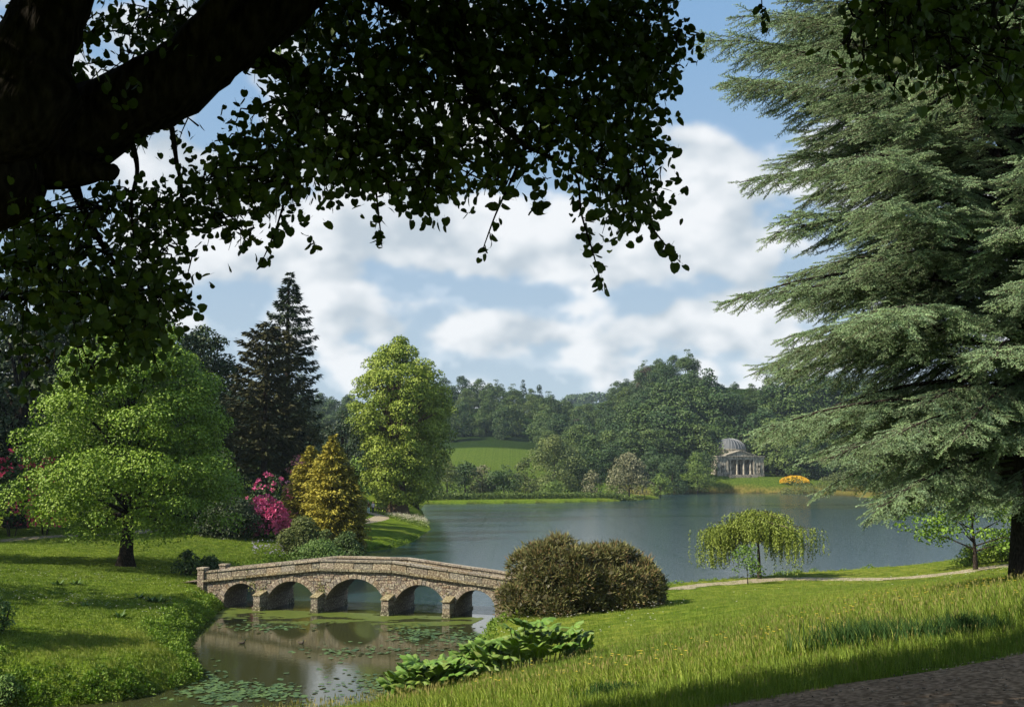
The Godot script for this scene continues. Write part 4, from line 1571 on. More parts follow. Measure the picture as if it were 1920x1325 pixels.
	# dark strap-leaved plants at the edge of the shade
	for q in [["tall dark strap-leaved clump at the edge of the shade", 1640, 1212, 34, 0.42], ["lone dark strap-leaved tuft left of the shaded edge", 1165, 1304, 10, 0.2], ["arching strap-leaved clump near the gravel path", 1810, 1192, 22, 0.34]]:
		p = at_ground(q[1], q[2])
		var o := thing("strap_leaved_plant", q[0], "plant", p)
		var b := Buf.new()
		for i in q[2]:
			var a := rnd(0, TAU)
			var out := Vector3(cos(a), 0, sin(a))
			var foot := Vector3(rng.randfn() * 0.8 * q[4], -0.05, rng.randfn() * 0.3 * q[4])
			var h: float = q[4] * rnd(0.5, 1.1)
			var lean := rnd(0.15, 0.7)
			var sd := Vector3(-out.z, 0, out.x) * 0.008
			var last := foot
			for k in 5:
				var t := (k + 1) / 5.0
				var nxt := foot + out * h * lean * t * t + Vector3(0, h * (t - 0.35 * lean * t * t), 0)
				var w0 := 1.0 - 0.85 * k / 5.0
				var w1 := 1.0 - 0.85 * (k + 1) / 5.0
				b.quad(last - sd * w0, last + sd * w0, nxt + sd * w1, nxt - sd * w1, out, Color(0.035, 0.075, 0.02))
				last = nxt
		part("leaves", b.mesh(), mats.blade, o)

func weeping_tree() -> void:
	var p := at_y(1424, 1084, 0.5)
	p.y = ground(p.x, p.z)
	var o := thing("weeping_tree", "small weeping tree with a curtain of yellow green shoots on the shore", "tree", p)
	var col := Color(0.075, 0.065, 0.05)
	var tb := trunk_mesh(3.7, 0.16, col)
	part("trunk", tb.mesh(), mats.bark, o)
	var lb := Buf.new()
	var b := Buf.new()
	for i in 54:
		var a := TAU * i * 0.381966 + rnd(-0.2, 0.2)
		var out := Vector3(cos(a), 0, sin(a))
		var reach := rnd(1.0, 4.5) * (0.8 + 0.2 * sin(a * 2.0 + 0.6))
		var top := rnd(4.3, 5.0) - 0.075 * reach * reach
		var length := rnd(0.35, 1.15)
		var s := Vector3(0, rnd(2.4, 3.6), 0)
		var arc := PackedVector3Array([s, s.lerp(out * reach, 0.45) + Vector3(0, top - s.y * 0.6, 0) * 0.0 + Vector3(0, (top - s.y) * 0.9, 0), out * reach + Vector3(0, top - 0.35, 0)])
		arc[1].y = lerpf(s.y, top, 0.95)
		lb.tube(arc, PackedFloat32Array([0.06, 0.035, 0.012]), 5, col * 1.6)
		var shoots := 30
		for k in shoots:
			var t := rnd(0.35, 1.05)
			var at := arc[1].lerp(arc[2], clampf((t - 0.4) / 0.6, 0, 1.05)) + Vector3(rng.randfn() * 0.28, rnd(-0.1, 0.15), rng.randfn() * 0.28)
			var fall := (rnd(0.4, 1.4) + (reach / 4.1) * rnd(0.4, 2.6)) * length
			if at.y - fall < 0.55:
				fall = at.y - rnd(0.5, 0.9)
			var sway := Vector3(out.x, 0, out.z) * rnd(0.0, 0.35)
			var own := rng.randf()
			var n := int(fall * 17.0)
			for m in n:
				var q := float(m) / n
				var c := at + Vector3(0, -fall * q, 0) + sway * q * (1.3 - q) * 1.6 + Vector3(rnd(-0.05, 0.05), 0, rnd(-0.05, 0.05))
				var along := (rdir() * 0.8 + Vector3(0, -0.9, 0)).normalized()
				b.leaf(c, along, along.cross(rdir()).normalized(), rnd(0.11, 0.20), 0.075, 0.1, Color(0.095, 0.14, 0.018).lerp(Color(0.19, 0.235, 0.042), clampf(own * 0.6 + rng.randf() * 0.4, 0, 1)))
	part("limbs", lb.mesh(), mats.bark, o)
	part("crown", b.mesh(), mats.leaf, o)
	# a fresh green bush at its foot
	var q := at_d(1402, 1084, 66.5)
	q.y = ground(q.x, q.z) - 0.1
	leaf_tree("green_sapling", "fresh green bushy sapling beside the weeping tree's trunk", "sapling", q, [[0.4, 0.7], [1.0, 1.25], [1.8, 1.2], [2.5, 0.5]], [1.2, 0.05, BARK], [22, 0.42, 240.0, 0.15, 0.1, Color(0.055, 0.115, 0.015), Color(0.12, 0.20, 0.03), 0.8, 0.15, mats.leaf])

func gunnera_leaf(r: float, id: int) -> ArrayMesh:
	var b := Buf.new()
	var lobes := 7.0
	var rays := 56
	var green := Color(0.085, 0.165, 0.025)
	var pts := []
	for i in rays + 1:
		var a := lerpf(0.22, TAU - 0.22, float(i) / rays)
		var ph := absf(cos((a - PI) * lobes * 0.5))
		var rr := r * (0.48 + 0.52 * pow(ph, 0.8)) * (1.0 + 0.05 * sin(i * 2.7 + id)) * (0.8 + 0.2 * sin(a * 0.5))
		var row := []
		for k in 4:
			var t := k / 3.0
			var lift := 0.16 * r * t + 0.10 * r * t * ph - 0.34 * r * t * t * t + 0.03 * r * sin(i * 1.9 + id) * t
			row.append(Vector3(sin(a) * rr * t, lift, -cos(a) * rr * t))
		pts.append(row)
	for i in rays:
		for k in 3:
			var a: Vector3 = pts[i][k]
			var c: Vector3 = pts[i + 1][k + 1]
			var d: Vector3 = pts[i][k + 1]
			var e: Vector3 = pts[i + 1][k]
			var nn := (c - a).cross(d - e)
			if nn.length_squared() < 1e-12:
				nn = Vector3.UP
			nn = nn.normalized()
			if nn.y < 0:
				nn = -nn
			var ribbed := 1.0 + 0.25 * (1.0 if i % 8 == 4 else 0.0)
			b.quad(a, e, c, d, nn, (green * ribbed * rnd(0.8, 1.2)).lerp(Color(0.17, 0.16, 0.04), 0.45 if k == 2 and rng.randf() < 0.2 else 0.08 * id / 5.0))
	return b.mesh()

func gunnera(label: String, at: Vector3, spread: float, height: float, count: int) -> void:
	var o := thing("giant_leaved_plant", label, "plant", at)
	var shapes := []
	for i in 4:
		shapes.append(gunnera_leaf(0.54, i * 5))
	for i in count:
		var a := i * 2.39996 + rnd(-0.3, 0.3)
		var q := sqrt((i + 0.5) / count)
		var foot := Vector3(cos(a) * spread * q * 0.75, 0, sin(a) * spread * q * 0.5)
		var gy := ground(at.x + foot.x, at.z + foot.z) - at.y
		var h := height * rnd(0.75, 1.1) * (1.0 - 0.72 * q * q)
		var head := Vector3(cos(a) * spread * q, gy + h, sin(a) * spread * q * 0.66)
		var lean := Basis(Vector3(sin(a), 0, -cos(a)).normalized(), -rnd(0.2, 0.9) * (0.3 + q)) * Basis(Vector3.UP, rnd(0, TAU))
		var lf := part("leaf", shapes[i % 4], mats.leaf, o)
		lf.transform = Transform3D(lean.scaled(Vector3.ONE * rnd(0.75, 1.25)), head)
		var sb := Buf.new()
		var inv := lf.transform.affine_inverse()
		sb.tube(PackedVector3Array([inv * (foot + Vector3(0, gy - 0.1, 0)), inv * (foot.lerp(head, 0.5) + Vector3(0, 0.1, 0)), Vector3.ZERO]), PackedFloat32Array([0.035, 0.026, 0.018]), 6, Color(0.10, 0.13, 0.04))
		part("stalk", sb.mesh(), mats.leaf, lf)


# ------------------------------------------------------------------ the blue cedar
func cedar_twig(id: int) -> ArrayMesh:
	var b := Buf.new()
	var blue := Color(0.13, 0.225, 0.13)
	var tip := Color(0.31, 0.43, 0.235)
	var stems := [[Vector3.ZERO, Vector3(0.58, -0.05, 0)]]
	for k in 6:
		var t := 0.12 + k * 0.13
		var s := 1.0 if (k + id) % 2 == 0 else -1.0
		stems.append([Vector3(0.58 * t, -0.02 * t, 0), Vector3(0.58 * t + 0.13, -0.035 + rnd(-0.03, 0.03), s * rnd(0.09, 0.16))])
	for st in stems:
		var a: Vector3 = st[0]
		var e: Vector3 = st[1]
		var l := a.distance_to(e)
		b.tube(PackedVector3Array([a, e]), PackedFloat32Array([0.006, 0.003]), 3, Color(0.12, 0.10, 0.075))
		var n := int(l / 0.034)
		for i in n:
			var c := a.lerp(e, (i + 0.5) / n) + Vector3(0, 0.005, 0)
			for k in 4:
				var d := (rdir() + Vector3(0.35, 0.75, 0)).normalized()
				var sd := d.cross(rdir()).normalized()
				b.leaf(c, d, sd, rnd(0.034, 0.052), 0.015, 0.1, blue.lerp(tip, rng.randf() * 0.6 + 0.4 * float(i) / n))
	return b.mesh()

func build_cedar() -> void:
	var at := at_d(1948, 1085, 28.0)
	at.y = ground(at.x, at.z)
	var o := thing("blue_cedar", "huge blue grey cedar with drooping needled sprays filling the right side", "cedar", at)
	var bark := Color(0.06, 0.052, 0.046)
	part("trunk", trunk_mesh(25.0, 0.46, bark).mesh(), mats.bark, o)
	var prof := [[2.6, 4.2], [4.2, 7.0], [5.5, 7.4], [9.0, 7.7], [12.0, 8.3], [14.5, 8.1], [17.0, 6.8], [21.0, 3.8], [25.0, 0.8]]
	var wood := Buf.new()
	var places := [[], [], []]
	var tints := [PackedColorArray(), PackedColorArray(), PackedColorArray()]
	var turn := 0.3
	var boughs := 290
	for i in boughs + 80:
		var t := float(i) / boughs
		var y := lerpf(2.7, 24.6, t)
		turn += 2.39996 + rnd(-0.3, 0.3)
		var r := profile_at(prof, y) * rnd(0.72, 1.10)
		if i >= boughs:      # short inner boughs that clothe the stem
			y = rnd(3.4, 18.0)
			r = profile_at(prof, y) * rnd(0.28, 0.5)
			turn = rnd(0, TAU)
		var out := Vector3(cos(turn), 0, sin(turn))
		var side := Vector3(-out.z, 0, out.x)
		var rise := lerpf(-0.22, 0.42, sstep(1.0, 15.0, y)) + rnd(-0.15, 0.15)
		var pts := PackedVector3Array()
		var rad := PackedFloat32Array()
		for k in 9:
			var q := k / 8.0
			pts.append(Vector3(0, y, 0) + out * r * q + Vector3(0, r * (rise * q + 0.06 * sin(q * PI) - 0.05 * q * q * q * q), 0) + side * sin(q * 4.0 + i) * 0.12)
			rad.append(lerpf(0.11, 0.010, pow(q, 0.7)) * (0.5 + r * 0.09))
		wood.tube(pts, rad, 6, bark * 1.25)
		var own := rng.randf()
		var n := int(r / 0.31)
		for k in n:
			var q := lerpf(0.24, 1.0, (k + rng.randf() * 0.6) / n)
			var f := q * 8.0
			var base := pts[mini(int(f), 7)].lerp(pts[mini(int(f) + 1, 8)], f - int(f) if f < 8.0 else 1.0)
			for s in [-1.0, 1.0]:
				var l := (0.30 + r * 0.34 * pow(1.0 - q, 0.75)) * rnd(0.7, 1.15)
				var dir = (out * rnd(0.65, 1.0) + side * s * rnd(0.55, 0.95) + Vector3(0, rise * 0.6 - rnd(0.05, 0.70), 0)).normalized()
				var end = base + dir * l + Vector3(0, -0.10 * l * l, 0)
				wood.tube(PackedVector3Array([base, base.lerp(end, 0.55) + Vector3(0, 0.04 * l, 0), end]), PackedFloat32Array([0.017, 0.011, 0.005]), 3, bark * 1.5)
				var m := maxi(2, int(l / 0.155))
				for j in m:
					var g := (j + 0.7) / m
					var c := base.lerp(end, g) + Vector3(0, 0.04 * l * sin(g * PI), 0)
					var w := 1.0 if j % 2 == 0 else -1.0
					var across = dir.cross(Vector3.UP).normalized()
					var td = (dir * 0.85 + across * w * rnd(0.3, 0.8) + Vector3(0, -rnd(0.0, 0.55), 0) + rdir() * 0.22).normalized()
					if j == m - 1:
						td = (dir + rdir() * 0.15).normalized()
					var zz = td.cross(Vector3.UP).normalized()
					var yy = zz.cross(td).normalized()
					var sz := rnd(0.62, 1.05)
					var kind := rng.randi_range(0, 2)
					places[kind].append(Transform3D(Basis(td * sz, yy * sz, zz * sz), c - td * 0.08))
					var v := 0.75 + 0.35 * rng.randf() + 0.2 * (own - 0.5)
					tints[kind].append(Color(v, v, v * rnd(0.85, 1.05)))
	part("boughs", wood.mesh(), mats.bark, o)
	for k in 3:
		var mm := many("needle_sprays", cedar_twig(k), mats.needle, o, places[k], tints[k])
		if k:
			mm.name = "needle_sprays_%03d" % k
	print("cedar twigs ", places[0].size() * 3)


# ------------------------------------------------------------------ the tree that overhangs the camera
func canopy_leaf(id: int) -> ArrayMesh:      # a heart-shaped leaf with a short stalk, 1 unit long
	var b := Buf.new()
	var g := Color(0.05, 0.085, 0.014)
	var edge := [Vector2(0, 0.0), Vector2(0.30, -0.06), Vector2(0.47, 0.18), Vector2(0.46, 0.46), Vector2(0.31, 0.76), Vector2(0.0, 0.95)]
	var fold = [0.22, 0.10, 0.32][id]
	for s in [-1.0, 1.0]:
		for i in 5:
			var p: Vector2 = edge[i]
			var q: Vector2 = edge[i + 1]
			var a := Vector3(0, -0.35 * 0.0, 0)
			var c := Vector3(s * p.x, absf(p.x) * fold - 0.10 * p.y * p.y, p.y)
			var d := Vector3(s * q.x, absf(q.x) * fold - 0.10 * q.y * q.y, q.y)
			var mid := Vector3(0, -0.02, 0.42)
			var nn := (d - mid).cross(c - mid)
			if nn.length_squared() > 1e-9:
				nn = nn.normalized()
				b.tri(mid, c, d, nn if nn.y > 0 else -nn, g)
	b.tube(PackedVector3Array([Vector3(0, 0.06, -0.42), Vector3(0, 0, 0.02), Vector3(0, -0.04, 0.6)]), PackedFloat32Array([0.014, 0.014, 0.006]), 3, Color(0.07, 0.08, 0.025))
	return b.mesh()

func hang(at: Vector3, size: float) -> Transform3D:
	var down := (Vector3(0, -0.75, 0) + rdir()).normalized()
	var nn := (rdir() + Vector3(0, 0.5, 0)).normalized()
	var x := nn.cross(down).normalized()
	var y := down.cross(x).normalized()
	return Transform3D(Basis(x * size, y * size, down * size), at)

func build_overhanging_tree() -> void:
	var foot := on_ground(-6.6, -3.4)
	var o := thing("overhanging_tree", "dark tree whose heavy limb and leafy boughs overhang the whole view", "tree", foot)
	var bark := Color(0.035, 0.030, 0.026)
	var b := Buf.new()
	var fork := Vector3(-6.2, 8.6, -4.2)
	b.tube(PackedVector3Array([foot + Vector3(0, -0.4, 0) - foot, Vector3(0, 0.5, 0), Vector3(0.1, 1.4, -0.3), fork - foot, fork + Vector3(-0.5, 3.0, 0.3) - foot, fork + Vector3(-0.2, 7.0, -0.5) - foot]), PackedFloat32Array([0.95, 0.66, 0.56, 0.52, 0.34, 0.12]), 16, bark, 0.05)
	part("trunk", b.mesh(), mats.bark, o)
	var arm := func(list: Array, sides: int) -> void:
		var p := PackedVector3Array()
		var r := PackedFloat32Array()
		for q in list:
			p.append((q[0] if q[0] is Vector3 else at_d(q[0], q[1], q[2])) - foot)
			r.append(q[q.size() - 1])
		# rounder bends
		var c := Curve3D.new()
		for i in p.size():
			var tn := (p[mini(i + 1, p.size() - 1)] - p[maxi(i - 1, 0)]) * 0.16
			c.add_point(p[i], -tn, tn)
		var pp := PackedVector3Array()
		var rr := PackedFloat32Array()
		var n := p.size() * 4
		for i in n + 1:
			var f := float(i) / n * (p.size() - 1)
			var k := mini(int(f), p.size() - 2)
			pp.append(c.sample(k, f - k))
			rr.append(lerpf(r[k], r[k + 1], f - k))
		var lb := Buf.new()
		for i in rr.size():
			rr[i] *= 1.0 + (0.09 if sides > 8 else 0.2) * noise.get_noise_2d(i * 37.0, sides * 11.0 + list.size())
		lb.tube(pp, rr, sides, bark, 0.06 if sides > 8 else 0.0)
		part("limb", lb.mesh(), mats.bark, o)
	arm.call([[fork, 0.36], [-130, 360, 5.3, 0.30], [0, 302, 5.6, 0.245], [110, 268, 5.7, 0.23], [230, 200, 5.8, 0.22], [330, 150, 5.9, 0.22], [420, 85, 6.0, 0.19], [520, 20, 6.2, 0.17], [640, -70, 6.5, 0.14], [900, -220, 7.2, 0.09], [1200, -330, 8.0, 0.05]], 14)
	arm.call([[fork + Vector3(0, 0.3, 0), 0.32], [-60, 230, 5.2, 0.27], [40, 130, 5.3, 0.22], [95, 20, 5.4, 0.20], [150, -120, 5.5, 0.17], [260, -420, 5.8, 0.09]], 12)
	arm.call([[330, 130, 5.9, 0.12], [380, 50, 5.8, 0.09], [440, -20, 5.8, 0.07], [560, -200, 6.0, 0.04]], 8)
	arm.call([[60, 300, 5.6, 0.2], [190, 322, 5.65, 0.06], [215, 315, 5.7, 0.03]], 8)
	arm.call([[870, -120, 6.9, 0.06], [865, 0, 6.8, 0.045], [862, 110, 6.7, 0.04], [890, 180, 6.6, 0.034], [945, 235, 6.5, 0.026], [985, 275, 6.45, 0.016]], 7)
	arm.call([[985, 275, 6.45, 0.014], [962, 330, 6.4, 0.009], [930, 400, 6.35, 0.006], [905, 468, 6.3, 0.003]], 4)
	arm.call([[985, 275, 6.45, 0.014], [1075, 320, 6.4, 0.010], [1090, 400, 6.4, 0.007], [1114, 480, 6.35, 0.005], [1130, 545, 6.3, 0.003]], 4)
	arm.call([[1075, 320, 6.4, 0.010], [1180, 360, 6.4, 0.009], [1225, 430, 6.4, 0.006], [1276, 492, 6.35, 0.003]], 4)
	arm.call([[1430, -160, 5.6, 0.006], [1428, -20, 5.6, 0.004], [1432, 52, 5.6, 0.002]], 4)
	arm.call([[250, 275, 5.8, 0.018], [257, 320, 5.8, 0.014], [246, 380, 5.75, 0.010], [250, 450, 5.7, 0.004]], 5)
	arm.call([[322, 240, 5.9, 0.018], [332, 310, 5.9, 0.013], [340, 360, 5.9, 0.010], [322, 440, 5.85, 0.004]], 5)
	arm.call([[560, 240, 6.2, 0.016], [550, 310, 6.2, 0.010], [520, 420, 6.1, 0.006], [490, 492, 6.1, 0.003]], 4)
	arm.call([[690, 250, 6.3, 0.012], [705, 360, 6.3, 0.007], [716, 462, 6.3, 0.003]], 4)
	arm.call([[1760, -300, 5.2, 0.05], [1750, -80, 5.1, 0.035], [1700, 40, 5.0, 0.02], [1610, 100, 5.0, 0.006]], 6)
	arm.call([[1900, -200, 5.2, 0.035], [1870, 0, 5.1, 0.02], [1840, 120, 5.0, 0.005]], 6)
	arm.call([[640, -70, 6.5, 0.1], [760, 20, 6.9, 0.045], [900, 90, 7.4, 0.03], [1100, 130, 7.8, 0.018], [1260, 110, 8.0, 0.006]], 6)
	arm.call([[420, 85, 6.0, 0.10], [560, 140, 6.6, 0.045], [700, 230, 7.0, 0.025], [900, 310, 7.2, 0.008]], 6)
	arm.call([[110, 268, 5.7, 0.08], [150, 380, 6.0, 0.03], [220, 500, 6.2, 0.015], [330, 590, 6.3, 0.005]], 6)

	var shapes := [canopy_leaf(0), canopy_leaf(1), canopy_leaf(2)]
	var places := [[], [], []]
	var tints := [PackedColorArray(), PackedColorArray(), PackedColorArray()]
	# hanging twigs whose leaves can be told apart: from, to, scatter in metres, leaves, size
	var singles := [
		[[985, 285], [930, 400], 6.4, 0.055, 16, 0.085], [[935, 395], [905, 478], 6.3, 0.035, 12, 0.085], [[1000, 340], [1010, 400], 6.4, 0.06, 20, 0.09], [[1060, 320], [1095, 400], 6.4, 0.07, 20, 0.085], [[1090, 400], [1115, 480], 6.4, 0.06, 20, 0.085], [[1118, 490], [1132, 545], 6.3, 0.035, 14, 0.085],
		[[1180, 370], [1235, 440], 6.4, 0.06, 22, 0.09], [[1235, 450], [1275, 492], 6.35, 0.035, 14, 0.09], [[1430, 0], [1434, 50], 5.6, 0.03, 12, 0.062], [[540, 410], [490, 492], 6.1, 0.06, 22, 0.085], [[575, 440], [590, 470], 6.1, 0.03, 8, 0.08], [[705, 400], [716, 464], 6.3, 0.04, 16, 0.08], [[780, 370], [800, 415], 6.6, 0.05, 14, 0.08],
		[[340, 545], [370, 592], 6.3, 0.05, 14, 0.085], [[1270, 50], [1310, 66], 7.9, 0.05, 12, 0.10], [[1225, 270], [1262, 275], 6.6, 0.06, 14, 0.09], [[246, 320], [250, 440], 5.75, 0.09, 20, 0.075], [[330, 300], [330, 430], 5.85, 0.08, 18, 0.075]]
	var own := 0
	for q in singles:
		var a := at_d(q[0][0], q[0][1], q[2])
		var e := at_d(q[1][0], q[1][1], q[2])
		for i in q[4]:
			var p = a.lerp(e, (i + rng.randf()) / q[4]) + rdir() * q[3] * rnd(0.3, 1.2)
			var lf := part("leaf", shapes[i % 3], mats.canopy, o)
			lf.transform = hang(p - foot, q[5] * rnd(0.5, 0.85))
			own += 1
	# the boughs: from, to, depth, spread in px, leaves
	var boughs := [
		[170, 60, 340, 30, 6.8, 42, 170], [330, 60, 620, 40, 7.2, 40, 420], [600, 20, 930, 40, 7.2, 45, 820], [900, 30, 1240, 30, 7.6, 42, 820], [620, 110, 940, 110, 7.0, 40, 680], [900, 110, 1255, 110, 7.6, 40, 760], [560, 185, 900, 190, 6.9, 40, 640], [900, 190, 1215, 190, 7.3, 38, 640], [1190, 80, 1270, 90, 7.9, 26, 160], [1190, 140, 1255, 150, 7.6, 20, 110],
		[470, 205, 640, 235, 6.4, 32, 280], [620, 260, 860, 290, 6.6, 34, 470], [860, 260, 1010, 280, 6.8, 32, 230], [420, 270, 640, 330, 6.3, 30, 330], [650, 330, 800, 360, 6.5, 22, 200], [800, 320, 950, 345, 6.7, 22, 170], [1020, 240, 1230, 260, 6.8, 32, 330], [1080, 300, 1220, 330, 6.6, 26, 190], [1150, 350, 1245, 400, 6.5, 20, 110], [1100, 330, 1200, 410, 6.4, 16, 50],
		[0, 430, 200, 390, 6.0, 26, 240], [180, 380, 360, 400, 6.1, 28, 210], [40, 490, 340, 470, 6.3, 32, 460], [190, 540, 330, 560, 6.4, 30, 340], [190, 620, 290, 620, 6.4, 28, 230], [0, 560, 180, 580, 6.2, 38, 260], [0, 500, 120, 520, 6.0, 30, 140], [170, 690, 230, 690, 6.4, 14, 30], [150, 650, 160, 700, 6.4, 12, 20], [0, 660, 90, 680, 6.6, 40, 50], [380, 340, 540, 350, 6.2, 32, 320], [400, 410, 470, 440, 6.1, 18, 60], [500, 110, 580, 150, 6.4, 26, 90], [60, 20, 160, 40, 6.6, 40, 110], [120, 150, 240, 130, 6.5, 26, 60], [200, 270, 400, 230, 6.2, 34, 60], [0, 60, 90, 160, 6.5, 30, 60], [300, 60, 360, 110, 6.6, 24, 90],
		[1600, 30, 1900, 20, 5.4, 34, 420], [1640, 90, 1900, 80, 5.2, 28, 330], [1780, 130, 1915, 130, 5.1, 24, 170], [1580, 80, 1620, 110, 5.0, 12, 30], [1660, 140, 1680, 165, 5.0, 10, 16], [1880, 60, 1960, 160, 5.3, 34, 160]]
	var twigs := Buf.new()
	for q in boughs:
		var clump := Vector3.ZERO
		var spine_a := at_d(q[0], q[1], q[4])
		var spine_b := at_d(q[2], q[3], q[4])
		for i in int(q[6] * 1.62):
			if i % 15 == 0:
				clump = at_d(lerpf(q[0], q[2], rng.randf()) + rng.randfn() * q[5] * 0.75, lerpf(q[1], q[3], rng.randf()) + rng.randfn() * q[5] * 0.75, q[4] + rng.randfn() * 0.45)
				var root := Geometry3D.get_closest_point_to_segment(clump + Vector3(rnd(-0.3, 0.3), 0.15, 0), spine_a, spine_b)
				var bend := root.lerp(clump, 0.5) + Vector3(rnd(-0.05, 0.05), 0.06, rnd(-0.05, 0.05)) - foot
				twigs.tube(PackedVector3Array([root - foot, bend, clump - foot, clump - foot + Vector3(rnd(-0.06, 0.06), -0.10, rnd(-0.06, 0.06))]), PackedFloat32Array([0.007, 0.005, 0.0035, 0.0015]), 4, bark)
			var p := clump + Vector3(rng.randfn(), rng.randfn(), rng.randfn()) * 0.08
			var k := rng.randi_range(0, 2)
			places[k].append(hang(p - foot, rnd(0.034, 0.070) * q[4] / 6.6))
			var v := rnd(0.7, 1.25)
			tints[k].append(Color(v, v, v))
	part("twigs", twigs.mesh(), mats.bark, o, true)
	# unseen crown overhead, out of view, placed to shade the path and near grass
	var done := 0
	while done < 50000:
		var d := rdir() * pow(rng.randf(), 0.33)
		var p := Vector3(-2.6, 13.6, -2.0) + Vector3(d.x * 8.0, d.y * 4.0, d.z * 5.6)
		if done % 4 == 0:
			p = Vector3(2.6, 13.2, -6.4) + Vector3(d.x * 5.6, d.y * 2.4, d.z * 5.6)  # right-hand lobe, out of view, carries the shade further along the bank
		var under := 8.6 + maxf(0.0, -p.z) * 0.42       # sloping lower cut keeps these shading leaves out of view
		if p.y < under:
			continue
		done += 1
		var k := rng.randi_range(0, 2)
		places[k].append(hang(p - foot, rnd(0.13, 0.19)))
		var v := rnd(0.7, 1.25)
		tints[k].append(Color(v, v, v))
	for k in 3:
		var mm := many("foliage", shapes[k], mats.canopy, o, places[k], tints[k])
		if k:
			mm.name = "foliage_%03d" % k
	print("leaves ", own, " + ", places[0].size() * 3)


# ------------------------------------------------------------------ grass
func tuft(blades: int, h: float, w: float, spread: float, lo: Color, hi: Color, seedy := 0.0) -> ArrayMesh:
	var b := Buf.new()
	for i in blades:
		var a := rnd(0, TAU)
		var out := Vector3(cos(a), 0, sin(a))
		var foot := Vector3(rnd(-1, 1), 0, rnd(-1, 1)) * spread
		foot.y = -0.04
		var l := h * rnd(0.55, 1.15)
		var lean := rnd(0.08, 0.6)
		var sd := Vector3(-out.z, 0, out.x).rotated(Vector3.UP, rnd(-0.8, 0.8)) * w
		var m := foot + out * l * lean * 0.25 + Vector3(0, l * 0.55, 0)
		var t := foot + out * l * lean + Vector3(0, l * (1.0 - lean * 0.35), 0)
		var nn := (out + Vector3(0, 0.6, 0)).normalized()
		var c := lo.lerp(hi, rng.randf())
		b.quad(foot - sd, foot + sd, m + sd * 0.8, m - sd * 0.8, nn, c)
		b.tri(m - sd * 0.8, m + sd * 0.8, t, nn, c)
		if rng.randf() < seedy:
			var e := t + Vector3(0, l * 0.35, 0) + out * 0.02
			b.quad(t - sd * 0.3, t + sd * 0.3, e + sd * 0.3, e - sd * 0.3, nn, c * 0.9)
			b.leaf(e - Vector3(0, 0.05, 0), Vector3.UP, sd.normalized(), 0.09, 0.02, 0.2, Color(0.225, 0.205, 0.085))
	return b.mesh()

